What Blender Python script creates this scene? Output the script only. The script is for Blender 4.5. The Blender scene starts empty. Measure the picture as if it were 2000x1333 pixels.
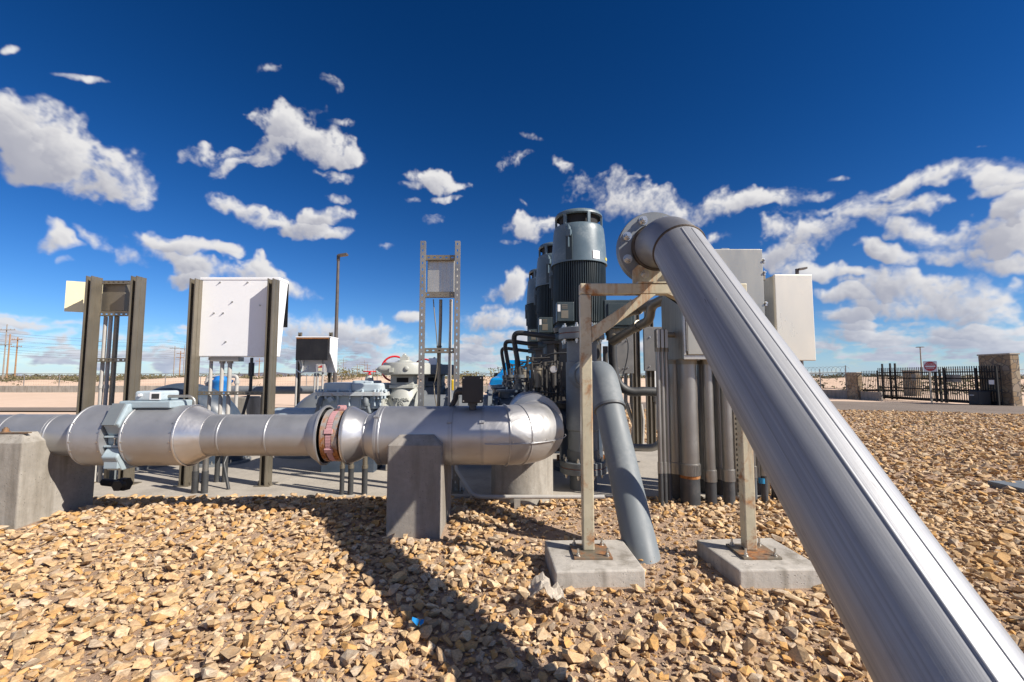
import bpy, bmesh, math, random
import numpy as np
from mathutils import Vector, Matrix, noise as mnoise
RAD = math.radians
sc = bpy.context.scene
col = sc.collection
random.seed(7)

# ------------------------------------------------------------------ camera
FPX = 2000 * 16 / 36.0            # focal length in photo pixels
TILT = RAD(4.4)
CAM_H = 1.3
cam_d = bpy.data.cameras.new("camera")
cam_d.lens = 16; cam_d.sensor_width = 36; cam_d.clip_start = 0.05; cam_d.clip_end = 60000
cam = bpy.data.objects.new("camera", cam_d); col.objects.link(cam)
cam.location = (0, 0, CAM_H); cam.rotation_euler = (RAD(90) + TILT, 0, 0)
sc.camera = cam

def ray(u, v):
    a = (u - 1000) / FPX; b = (666.5 - v) / FPX
    c, s = math.cos(TILT), math.sin(TILT)
    return Vector((a, c - b * s, s + b * c))
def P(u, v, Y):
    d = ray(u, v); t = Y / d.y
    return Vector((d.x * t, Y, CAM_H + d.z * t))
def G(u, v, z=0.0):
    d = ray(u, v); t = (z - CAM_H) / d.z
    return Vector((d.x * t, d.y * t, z))
def px(u, Y, v=735):
    return P(u, v, Y).x
def pz(v, Y, u=1000):
    return P(u, v, Y).z

# ------------------------------------------------------------------ sun, sky, exposure
SUN = Vector((1.20, -.57, 1.0)).normalized()
SUN_EL = math.asin(SUN.z); SUN_AZ = math.atan2(SUN.x, SUN.y)
sun_d = bpy.data.lights.new("sun", 'SUN'); sun_d.energy = 5.0; sun_d.angle = RAD(0.5)
sun_d.color = (1.0, 0.925, 0.82)
sun = bpy.data.objects.new("sun", sun_d); col.objects.link(sun)
sun.location = (20, -18, 14); sun.rotation_euler = SUN.to_track_quat('Z', 'Y').to_euler()
sc.view_settings.view_transform = 'Standard'; sc.view_settings.look = 'None'
sc.view_settings.gamma = 1; sc.view_settings.exposure = 0.55
try: sc.view_settings.use_curve_mapping = False
except Exception: pass

def fbm(x, y, seed, octs=7, gain=0.52, billow=False):
    rng = np.random.default_rng(seed)
    tot = np.zeros_like(x); amp = 1.0; nrm = 0.0
    N = 256
    for o in range(octs):
        g = rng.random((N, N), dtype=np.float32)
        xi = np.floor(x); yi = np.floor(y)
        fx = x - xi; fy = y - yi
        fx = fx * fx * fx * (fx * (fx * 6 - 15) + 10); fy = fy * fy * fy * (fy * (fy * 6 - 15) + 10)
        x0 = xi.astype(np.int32) % N; y0 = yi.astype(np.int32) % N
        x1 = (x0 + 1) % N; y1 = (y0 + 1) % N
        n = (g[y0, x0] * (1 - fx) + g[y0, x1] * fx) * (1 - fy) + (g[y1, x0] * (1 - fx) + g[y1, x1] * fx) * fy
        if billow: n = 1 - np.abs(2 * n - 1)
        tot += n * amp; nrm += amp; amp *= gain
        x = x * 2.03 + 17.3; y = y * 2.03 + 9.7
    return tot / nrm

# cumulus fields, one ellipse per heap of cloud (azimuth, elevation in degrees), worked out from the photograph's directions
HEAPS = [  # u, v, ru, rv, rot(deg, clockwise), strength
 (40,285,150,62,12,1.15),(130,300,150,70,28,1.15),(215,345,80,42,35,1.00),(268,365,32,24,0,0.90),(50,245,90,32,5,1.00),
 (560,255,62,42,-20,1.10),(610,275,105,38,14,1.10),(530,295,110,30,-14,1.05),(450,330,46,16,-20,0.90),(398,297,34,26,20,0.85),(690,300,32,24,30,0.85),
 (655,345,48,14,10,0.62),(668,238,32,10,10,0.60),
 (652,165,26,18,60,0.80),(535,135,34,16,10,0.80),(160,157,55,8,5,0.55),(14,93,20,8,0,0.55),
 (460,405,50,16,30,0.80),(530,428,80,20,14,1.00),(590,448,60,16,8,0.90),(640,425,55,16,-8,0.90),(658,458,32,12,-10,0.75),(668,388,28,12,0,0.50),
 (855,352,62,20,8,0.85),(800,362,30,10,0,0.55),(872,388,40,9,0,0.50),(843,433,24,13,0,0.75),(760,483,22,9,0,0.50),(800,390,18,8,0,0.50),
 (992,312,46,15,-20,0.75),(1105,322,32,14,38,0.75),(1034,268,30,7,8,0.60),(1030,398,20,6,30,0.40),
 (100,470,40,26,10,0.95),(128,512,18,11,0,0.65),(190,478,48,18,32,0.85),(238,500,45,18,10,0.85),(365,482,95,17,4,0.90),(430,485,40,12,-10,0.70),
 (430,525,105,26,4,1.10),(370,545,60,18,0,1.00),(500,520,50,26,10,0.95),(575,568,62,16,14,0.90),
 (1040,437,58,24,-10,1.00),(1200,385,75,36,8,1.20),(1290,408,110,30,6,1.15),(1400,402,110,26,-5,1.10),(1510,385,85,24,-8,1.22),(1590,382,60,12,-8,0.92),
 (1000,473,34,7,0,0.40),(1008,555,48,28,-20,1.00),(1400,468,36,16,0,0.90),
 (1660,400,130,16,-12,0.87),(1560,455,80,34,-18,1.12),(1640,435,70,28,-12,1.12),(1720,415,70,30,-10,1.22),(1800,400,55,18,-10,0.92),(1690,390,70,14,-15,0.82),
 (1520,500,60,24,-10,1.12),(1780,360,110,18,-14,0.92),(1880,345,110,24,-10,1.07),(1975,350,80,24,-12,1.07),(1880,385,70,12,-10,0.92),(1960,370,60,14,-12,0.92),
 (1640,350,30,6,0,0.52),(1932,286,20,5,0,0.52),
 (1830,455,110,26,10,1.17),(1930,470,110,42,0,1.27),(1980,420,60,32,-20,1.22),(1890,500,90,20,0,1.02),(1960,520,80,18,0,1.02),
 (1738,502,62,24,10,1.17),(1600,530,40,17,0,1.07),(1660,535,40,10,0,0.67),(1555,522,60,14,0,0.82),
 (1800,565,150,30,2,1.22),(1900,580,140,36,6,1.22),(1650,575,70,16,4,0.92),(1780,600,150,20,0,1.12),(1960,610,90,30,0,1.12),
 (1650,615,55,15,0,1.07),(1665,637,45,10,0,1.02),(1780,630,40,7,0,0.82),(1900,650,130,22,0,1.07),(1690,660,110,14,4,1.07),(1850,668,120,12,0,1.02),(1640,650,50,10,0,0.92),
 (1760,685,90,9,0,0.82),(1930,690,90,9,0,0.82),(1640,690,70,10,0,0.82),
 (968,625,58,20.7,-4,1.38),(1015,625,40,20,0,0.95),(985,665,70,16.1,0,1.28),(960,600,24,10,0,0.60),(975,685,70,11.5,0,1.18),(940,700,90,10.35,0,1.18),
 (793,618,28,10.35,0,1.18),(590,645,60,27.6,14,1.43),(660,642,75,25.3,6,1.43),(720,660,45,16.1,8,1.18),(640,670,90,20.7,0,1.33),(720,685,80,14.95,0,1.28),(850,690,70,13.8,0,1.13),(800,700,90,11.5,0,1.18),(560,690,100,16.1,0,1.18),
 (50,632,65,11.5,4,1.23),(140,634,60,5.75,6,0.88),(110,662,60,16.1,-10,1.33),(200,655,60,17.25,0,1.28),(310,668,60,16.1,5,1.33),(60,668,60,13.8,0,1.18),(250,690,120,16.1,0,1.18),(100,695,120,13.8,0,1.13),(420,700,120,13.8,0,1.13),
]
def dir_azel(u, v):
    d = ray(u, v)
    return math.degrees(math.atan2(d.x, d.y)), math.degrees(math.atan2(d.z, math.hypot(d.x, d.y)))

def cloud_image():
    W, Hh, EMAX = 4096, 1024, 60.0
    az = ((np.arange(W, dtype=np.float32) + .5) / W * 360 - 180)[None, :].repeat(Hh, 0)
    el = ((np.arange(Hh, dtype=np.float32) + .5) / Hh * EMAX)[:, None].repeat(W, 1)
    stretch = 1.0 + 2.4 * np.exp(-el / 4.5)               # far clouds lie foreshortened in flat banks
    nx = az / 360 * 256.0 * 1.0; ny = el * stretch / 360 * 256.0
    wx = fbm(nx * .45, ny * .45, 3, 4) - .5; wy = fbm(nx * .45 + 31, ny * .45 + 5, 4, 4) - .5
    n1 = fbm(nx * .34 + wx * 1.6, ny * .42 + wy * 1.3, 11, 8, .56)
    nb = fbm(nx * .62 + wx * 1.2, ny * .8 + wy * 1.2, 12, 6, .55, True)
    D = np.full_like(az, -2.6); base = np.zeros_like(az)
    wdx = wx * 7.0; wdy = wy * 4.0
    for (u, v, ru, rv, rot, st) in HEAPS:
        a0, e0 = dir_azel(u, v); a1, e1 = dir_azel(u + 10, v); a2, e2 = dir_azel(u, v - 10)
        J = np.array([[a1 - a0, a2 - a0], [e1 - e0, e2 - e0]]) / 10.0     # px (right, up) -> degrees
        Ji = np.linalg.inv(J)
        rad = max(ru, rv) * 1.8 * max(abs(J).max(), .05)
        c0 = max(0, int((a0 - rad - 6 + 180) / 360 * W)); c1 = min(W, int((a0 + rad + 6 + 180) / 360 * W))
        r0 = max(0, int((e0 - rad - 6) / EMAX * Hh)); r1 = min(Hh, int((e0 + rad + 6) / EMAX * Hh))
        if r1 <= r0 or c1 <= c0: continue
        k = min(1.0, max(rv, 8) / 34.0)
        da = az[r0:r1, c0:c1] - a0 + wdx[r0:r1, c0:c1] * k; de = el[r0:r1, c0:c1] - e0 + wdy[r0:r1, c0:c1] * k
        X = Ji[0, 0] * da + Ji[0, 1] * de; Y = Ji[1, 0] * da + Ji[1, 1] * de
        t = math.radians(-rot)
        Xr = (X * math.cos(t) + Y * math.sin(t)) / ru; Yr = (-X * math.sin(t) + Y * math.cos(t)) / rv
        q = st - (Xr * Xr + Yr * Yr) * .95
        cur = D[r0:r1, c0:c1]
        m = q > cur
        bb = base[r0:r1, c0:c1]; bb[m] = (Yr + .35 * Xr)[m]
        D[r0:r1, c0:c1] = np.maximum(cur, q) + np.where((q > 0) & (cur > 0), .12 * np.minimum(q, cur), 0)
    # open sky elsewhere: scattered fair-weather cumulus, and a bank low on the horizon all round
    front = np.clip((62 - np.abs(az)) / 10, 0, 1)
    rest = (n1 - .70) * 4.0 * np.clip((42 - el) / 20, 0, 1)
    D = np.where(front > 0, np.maximum(D, rest * (1 - front) - 3 * front), rest)
    base = np.where((D == rest), nb * 1.4 - .6, base)
    low = (fbm(nx * .5, el * 1.6, 21, 6) - .41) * 5.5 * np.exp(-((el - 2.2) / 2.4) ** 2) - 3 * (1 - np.exp(-((el - 2.2) / 4.5) ** 4))
    base = np.where(low > D, (fbm(nx * .8 + 3, el * 2.2, 22, 5) - .45) * 2.5, base)
    D = np.maximum(D, low)
    D = np.where(D < 0, D * 1.5, D)
    dens = D * .9 + (n1 - .5) * 2.9 + (nb - .55) * .8 + (fbm(nx * 4.1, ny * 4.6, 77, 4) - .5) * .55 + .10
    soft = .95 + 2.0 * np.clip(fbm(nx * .55 + 40, ny * .55, 91, 4) - .22, 0, 1)
    a = np.clip((dens + .06 + .12 * soft) / (.95 * soft), 0, 1); a = a * a * (3 - 2 * a)
    a *= .55 + .45 * np.clip((dens - .1) / .9, 0, 1)
    a0_ = a.copy()
    a = np.maximum(a, .62 * np.exp(-el / 4.5))                # pale air at the horizon
    # light from the upper right: compare with the density a little way towards the sun
    sh = np.zeros_like(a)
    for i, (dxp, dyp) in enumerate(((5, 7), (11, 15), (20, 26), (34, 40))):
        sh += np.clip(np.roll(np.roll(dens, -dxp, 1), -dyp, 0), -.2, 1.5) * (1, .9, .8, .7)[i]
    lit = np.clip(1.06 - .17 * np.clip(sh, 0, 4) - .10 * (nb - .5) + .16 * np.clip(base, -1, 1), .2, 1)
    lit = lit * .9 + .1 * (1 - a)
    cw = np.array([1.0, .985, .975]); cg = np.array([.47, .48, .56])
    k = np.clip((lit - .25) / .75, 0, 1)[..., None]
    rgb = cg + (cw - cg) * k
    lowk = np.exp(-el / 4.0)[..., None] * .42
    hz = (.62 * np.exp(-el / 4.5)); w = np.clip((hz - a0_) / np.maximum(a, 1e-3), 0, 1)[..., None]
    rgb = rgb * (1 - w) + np.array([.36, .56, .90]) * w
    rgb = rgb * (1 - lowk) + np.array([.40, .58, .90]) * lowk
    out = np.empty((Hh, W, 4), np.float32); out[..., :3] = rgb; out[..., 3] = a
    img = bpy.data.images.new("cloud_field", W, Hh, alpha=True, float_buffer=True)
    img.colorspace_settings.name = 'Non-Color'; img.alpha_mode = 'CHANNEL_PACKED'
    img.pixels.foreach_set(out.ravel()); img.update(); img.pack()
    return img, EMAX

SKY_STRENGTH = 0.056
world = bpy.data.worlds.new("World"); sc.world = world; world.use_nodes = True
nt = world.node_tree; nt.nodes.clear()
def wn(t, **kw):
    n = nt.nodes.new(t)
    for k, v in kw.items(): setattr(n, k, v)
    return n
def wmath(op, a, b=None, c=None):
    n = wn('ShaderNodeMath', operation=op)
    for i, q in enumerate((a, b, c)):
        if q is None: continue
        if isinstance(q, (int, float)): n.inputs[i].default_value = q
        else: nt.links.new(q, n.inputs[i])
    return n.outputs[0]
sky = wn('ShaderNodeTexSky', sky_type='NISHITA', sun_disc=False, sun_elevation=SUN_EL, sun_rotation=SUN_AZ,
         altitude=1500, air_density=1.0, dust_density=0.0, ozone_density=5.0)
geo = wn('ShaderNodeTexCoord')
sep = wn('ShaderNodeSeparateXYZ'); nt.links.new(geo.outputs['Generated'], sep.inputs[0])
azn = wmath('ADD', wmath('DIVIDE', wmath('ARCTAN2', sep.outputs[0], sep.outputs[1]), 2 * math.pi), .5)
eln = wmath('ARCSINE', sep.outputs[2])
img, EMAX = cloud_image()
vn = wmath('DIVIDE', eln, RAD(EMAX))
comb = wn('ShaderNodeCombineXYZ'); nt.links.new(azn, comb.inputs[0]); nt.links.new(wmath('MAXIMUM', vn, 0.0005), comb.inputs[1])
tex = wn('ShaderNodeTexImage', image=img, interpolation='Cubic', extension='EXTEND'); nt.links.new(comb.outputs[0], tex.inputs[0])
hsv = wn('ShaderNodeHueSaturation'); hsv.inputs['Saturation'].default_value = 1.13; hsv.inputs['Value'].default_value = 0.60
hsv.inputs['Hue'].default_value = 0.502
gam = wn('ShaderNodeGamma'); gam.inputs[1].default_value = 1.42
nt.links.new(sky.outputs[0], gam.inputs[0]); nt.links.new(gam.outputs[0], hsv.inputs['Color'])
cmul = wn('ShaderNodeVectorMath', operation='SCALE'); nt.links.new(tex.outputs['Color'], cmul.inputs[0]); cmul.inputs['Scale'].default_value = 0.60 / SKY_STRENGTH
mix = wn('ShaderNodeMix', data_type='RGBA'); nt.links.new(tex.outputs['Alpha'], mix.inputs[0])
nt.links.new(hsv.outputs[0], mix.inputs[6]); nt.links.new(cmul.outputs[0], mix.inputs[7])
bg = wn('ShaderNodeBackground'); bg.inputs[1].default_value = SKY_STRENGTH
nt.links.new(mix.outputs[2], bg.inputs[0])
wo = wn('ShaderNodeOutputWorld'); nt.links.new(bg.outputs[0], wo.inputs[0])

# ------------------------------------------------------------------ mesh helpers
def frame_for(d):
    d = Vector(d).normalized()
    up = Vector((0, 0, 1)) if abs(d.z) < .95 else Vector((0, 1, 0))
    a = up.cross(d).normalized(); b = d.cross(a).normalized()
    return a, b, d

class MB:
    """collects shapes in world coordinates; build() links them as ONE mesh object"""
    def __init__(s): s.v = []; s.f = []; s.sm = []; s.marks = []
    def mark(s): s.marks.append((len(s.v), len(s.f))); return s
    def build_each(s, name, mat, parent=None, **k):
        """one object per marked piece"""
        m = s.marks + [(len(s.v), len(s.f))]; o = []
        for (v0, f0), (v1, f1) in zip(m[:-1], m[1:]):
            if v1 == v0: continue
            q = MB(); q.v = s.v[v0:v1]; q.f = [[i - v0 for i in fc] for fc in s.f[f0:f1]]; q.sm = s.sm[f0:f1]
            o.append(q.build(name, mat, parent, **k))
        return o
    def add(s, vs, fs, smooth=False):
        n = len(s.v); s.v.extend([tuple(p) for p in vs])
        for f in fs:
            s.f.append([i + n for i in f]); s.sm.append(smooth)
        return s
    def bx(s, x0, x1, y0, y1, z0, z1):
        vs = [(x0,y0,z0),(x1,y0,z0),(x1,y1,z0),(x0,y1,z0),(x0,y0,z1),(x1,y0,z1),(x1,y1,z1),(x0,y1,z1)]
        return s.add(vs, [(0,3,2,1),(4,5,6,7),(0,1,5,4),(1,2,6,5),(2,3,7,6),(3,0,4,7)])
    def box(s, c, ex, ey, ez):
        """box about c with half-axis vectors"""
        c, ex, ey, ez = map(Vector, (c, ex, ey, ez))
        if ex.cross(ey).dot(ez) < 0: ex = -ex
        vs = [c + ex * i + ey * j + ez * k for k in (-1, 1) for (i, j) in ((-1,-1),(1,-1),(1,1),(-1,1))]
        return s.add(vs, [(0,3,2,1),(4,5,6,7),(0,1,5,4),(1,2,6,5),(2,3,7,6),(3,0,4,7)])
    def bar(s, p0, p1, w, d, up=None):
        """rectangular bar from p0 to p1, width w sideways, depth d along up"""
        p0, p1 = Vector(p0), Vector(p1); ax = (p1 - p0)
        if up is None: a, b, _ = frame_for(ax)
        else:
            b = Vector(up); b = (b - b.project(ax)).normalized(); a = b.cross(ax.normalized())
        return s.box((p0 + p1) / 2, a * w / 2, b * d / 2, ax / 2)
    def lathe(s, p0, axis, prof, n=32, caps=True, sharp=28, closed_ang=2 * math.pi):
        p0 = Vector(p0); a, b, d = frame_for(axis)
        pr = [Vector((t, r)) for t, r in prof]
        rings = []
        for i, q in enumerate(pr):
            dup = False
            if 0 < i < len(pr) - 1:
                u1 = pr[i] - pr[i-1]; u2 = pr[i+1] - pr[i]
                if u1.length > 1e-7 and u2.length > 1e-7 and math.degrees(u1.angle(u2)) > sharp: dup = True
            rings.append((q, dup))
        idx = []
        for q, dup in rings:
            def ring():
                k = len(s.v)
                for j in range(n):
                    an = 2 * math.pi * j / n
                    s.v.append(tuple(p0 + d * q.x + (a * math.cos(an) + b * math.sin(an)) * q.y))
                return k
            k1 = ring(); k2 = ring() if dup else k1
            idx.append((k1, k2))
        for i in range(len(idx) - 1):
            k1 = idx[i][1]; k2 = idx[i+1][0]
            for j in range(n):
                j2 = (j + 1) % n
                s.f.append([k1 + j, k1 + j2, k2 + j2, k2 + j]); s.sm.append(True)
        if caps:
            for (q, k, rev) in ((pr[0], 0, True), (pr[-1], -1, False)):
                if q.y > 1e-5:
                    kk = len(s.v)
                    for j in range(n):
                        an = 2 * math.pi * j / n
                        s.v.append(tuple(p0 + d * q.x + (a * math.cos(an) + b * math.sin(an)) * q.y))
                    f = list(range(kk, kk + n)); s.f.append(f[::-1] if rev else f); s.sm.append(False)
        return s
    def cyl(s, p0, p1, r, r1=None, n=20, caps=True):
        p0, p1 = Vector(p0), Vector(p1); L = (p1 - p0).length
        return s.lathe(p0, p1 - p0, [(0, r), (L, r if r1 is None else r1)], n, caps)
    def tube(s, pts, r, n=14, caps=True, radii=None):
        pts = [Vector(p) for p in pts]
        tang = []
        for i in range(len(pts)):
            t = (pts[min(i+1, len(pts)-1)] - pts[max(i-1, 0)]); tang.append(t.normalized())
        a, b, _ = frame_for(tang[0]); k0 = len(s.v)
        for i, p in enumerate(pts):
            t = tang[i]; a = (a - t * a.dot(t)).normalized(); b = t.cross(a)
            rr = radii[i] if radii else r
            for j in range(n):
                an = 2 * math.pi * j / n
                s.v.append(tuple(p + (a * math.cos(an) + b * math.sin(an)) * rr))
        for i in range(len(pts) - 1):
            for j in range(n):
                j2 = (j + 1) % n; k1 = k0 + i * n; k2 = k1 + n
                s.f.append([k1 + j, k1 + j2, k2 + j2, k2 + j]); s.sm.append(True)
        if caps:
            for base, rev in ((k0, True), (k0 + (len(pts) - 1) * n, False)):
                kk = len(s.v); s.v.extend(s.v[base:base + n]); f = list(range(kk, kk + n))
                s.f.append(f[::-1] if rev else f); s.sm.append(False)
        return s
    def prism(s, outline, o, ex, ey, dep):
        """extrude a 2D outline (in ex, ey about o) by vector dep"""
        o, ex, ey, dep = map(Vector, (o, ex, ey, dep)); n = len(outline)
        A = [o + ex * x + ey * y for x, y in outline]; B = [p + dep for p in A]
        area = sum(outline[i][0] * outline[(i+1) % n][1] - outline[(i+1) % n][0] * outline[i][1] for i in range(n))
        flip = (ex.cross(ey).dot(dep) > 0) == (area > 0)
        fs = [list(range(n))[::-1], list(range(n, 2 * n))] + [[i, (i+1) % n, n + (i+1) % n, n + i] for i in range(n)]
        if not flip: fs = [f[::-1] for f in fs]
        return s.add(A + B, fs)
    def torus(s, c, axis, R, r, n=32, m=10, a0=0, a1=2 * math.pi):
        c = Vector(c); a, b, d = frame_for(axis)
        full = abs(a1 - a0 - 2 * math.pi) < 1e-6
        pts = [c + (a * math.cos(t) + b * math.sin(t)) * R for t in [a0 + (a1 - a0) * i / n for i in range(n + 1)]]
        if not full: return s.tube(pts, r, m)
        k0 = len(s.v)
        for i in range(n):
            t = a0 + (a1 - a0) * i / n; e = a * math.cos(t) + b * math.sin(t)
            for j in range(m):
                u = 2 * math.pi * j / m
                s.v.append(tuple(c + e * (R + r * math.cos(u)) + d * r * math.sin(u)))
        for i in range(n):
            for j in range(m):
                i2 = (i + 1) % n; j2 = (j + 1) % m
                s.f.append([k0 + i*m + j, k0 + i2*m + j, k0 + i2*m + j2, k0 + i*m + j2]); s.sm.append(True)
        return s
    def bolt(s, p, axis, r=.012, h=.012, stud=.02, washer=True):
        p = Vector(p); d = Vector(axis).normalized()
        if washer: s.cyl(p, p + d * r * .25, r * 1.35, n=14); p = p + d * r * .25
        s.cyl(p, p + d * h, r, n=6)
        if stud: s.cyl(p + d * h, p + d * (h + stud), r * .55, n=8)
        return s
    def sphere(s, c, r, n=20, m=10, squash=1.0, axis=(0,0,1)):
        prof = [(-r * squash * math.cos(math.pi * i / m), max(r * math.sin(math.pi * i / m), 1e-6)) for i in range(m + 1)]
        return s.lathe(c, axis, prof, n, caps=False, sharp=90)
    def build(s, name, mat, parent=None, base=None, bevel=0, seg=2, solid=0):
        if parent is not None: o0 = root_loc(parent)
        elif base is not None: o0 = Vector(base)
        else:
            A = np.array(s.v); mn, mx = A.min(0), A.max(0)
            o0 = Vector(((mn[0]+mx[0])/2, (mn[1]+mx[1])/2, mn[2]))
        me = bpy.data.meshes.new(name)
        me.from_pydata([(p[0]-o0.x, p[1]-o0.y, p[2]-o0.z) for p in s.v], [], s.f)
        me.polygons.foreach_set("use_smooth", s.sm)
        me.materials.append(mat); me.update()
        ob = bpy.data.objects.new(name, me); col.objects.link(ob)
        if parent is not None: ob.parent = parent
        else: ob.location = o0
        if solid:
            m = ob.modifiers.new("thickness", 'SOLIDIFY'); m.thickness = solid; m.offset = 0
        if bevel:
            m = ob.modifiers.new("edge", 'BEVEL'); m.width = bevel; m.segments = seg; m.limit_method = 'ANGLE'; m.angle_limit = RAD(50)
        return ob

def root_loc(o):
    p = Vector((0, 0, 0))
    while o is not None:
        p = p + o.location; o = o.parent
    return p
def tag(o, label, cat, group=None, kind=None):
    o['label'] = label; o['category'] = cat
    if group: o['group'] = group
    if kind: o['kind'] = kind
    return o
def thing(name, label, cat, loc=(0, 0, 0), group=None):
    o = bpy.data.objects.new(name, None); col.objects.link(o)
    o.empty_display_size = .2; o.location = loc
    return tag(o, label, cat, group)
def structure(o):
    o['kind'] = 'structure'; return o
def dup(root, loc, label=None, group=None, scale=None):
    def cp(o, par):
        c = o.copy(); col.objects.link(c)
        if par is not None: c.parent = par
        for ch in list(o.children): cp(ch, c)
        return c
    r = cp(root, None); r.location = loc
    if scale: r.scale = scale
    if label: r['label'] = label
    if group: r['group'] = group
    return r
def fillet(pts, rad, seg=6):
    pts = [Vector(p) for p in pts]; out = [pts[0]]
    for i in range(1, len(pts) - 1):
        p, a, b = pts[i], pts[i-1], pts[i+1]
        d1 = (a - p).normalized(); d2 = (b - p).normalized()
        ang = d1.angle(d2)
        if ang > math.pi - .02: out.append(p); continue
        r = rad if not isinstance(rad, (list, tuple)) else rad[i-1]
        t = min(r / math.tan(ang / 2), (a - p).length * .49, (b - p).length * .49); r = t * math.tan(ang / 2)
        bis = (d1 + d2).normalized(); c = p + bis * (r / math.sin(ang / 2))
        s0 = (p + d1 * t) - c; s1 = (p + d2 * t) - c; w = s0.angle(s1)
        for k in range(seg + 1):
            f = k / seg
            out.append(c + (s0 * math.sin((1-f) * w) + s1 * math.sin(f * w)) / math.sin(w))
    out.append(pts[-1]); return out
def bez(p0, p1, p2, p3, n=14):
    p0, p1, p2, p3 = map(Vector, (p0, p1, p2, p3)); o = []
    for i in range(n + 1):
        t = i / n; o.append(p0*(1-t)**3 + p1*3*t*(1-t)**2 + p2*3*t*t*(1-t) + p3*t**3)
    return o

def slotted(mb, p0, p1, face, w=.041, pitch=.05, sl=.028, sw=.0145, phase=.5):
    """flat perforated strip from p0 to p1 whose outside faces `face`"""
    p0, p1 = Vector(p0), Vector(p1); L = (p1 - p0).length; ax = (p1 - p0) / L
    f = Vector(face); f = (f - f.project(ax)).normalized(); side = ax.cross(f)
    n = max(1, int(round(L / pitch))); pt = L / n
    r = sw / 2; h = sl / 2 - r
    inner = []
    for k in range(5): t = math.pi * k / 4; inner.append((h + r * math.sin(t), r * math.cos(t)))
    for k in range(5): t = math.pi + math.pi * k / 4; inner.append((-h + r * math.sin(t), r * math.cos(t)))
    P2, W = pt / 2, w / 2
    outer = [(h, W), (P2, W), (P2, 0), (P2, -W), (h, -W), (-h, -W), (-P2, -W), (-P2, 0), (-P2, W), (-h, W)]
    for i in range(n):
        c = p0 + ax * pt * (i + .5)
        vs = [c + ax * x + side * y for x, y in inner] + [c + ax * x + side * y for x, y in outer]
        fs = []
        for k in range(10):
            k2 = (k + 1) % 10
            fs.append((k, k2, 10 + k2, 10 + k))
        mb.add(vs, fs)

def strut(mb, p0, p1, web, w=.041, d=.041, perf=True, pitch=.05, lip=None):
    """C-shaped strut: web faces `web`, open side opposite"""
    p0, p1 = Vector(p0), Vector(p1); ax = (p1 - p0).normalized()
    f = Vector(web); f = (f - f.project(ax)).normalized(); sd = ax.cross(f)
    o = f * d / 2
    if perf: slotted(mb, p0 + o, p1 + o, f, w, pitch)
    else: mb.add([p0 + o - sd*w/2, p0 + o + sd*w/2, p1 + o + sd*w/2, p1 + o - sd*w/2], [(0,1,2,3)])
    for sg in (-1, 1):
        e = sd * w / 2 * sg; li = sd * (w / 2 - (lip or .0095)) * sg
        mb.add([p0 + o + e, p0 - o + e, p1 - o + e, p1 + o + e], [(0,1,2,3)])
        mb.add([p0 - o + e, p0 - o + li, p1 - o + li, p1 - o + e], [(0,1,2,3)])
        q = f * .007
        mb.add([p0 - o + li, p0 - o + li + q, p1 - o + li + q, p1 - o + li], [(0,1,2,3)])
    return mb

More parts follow.
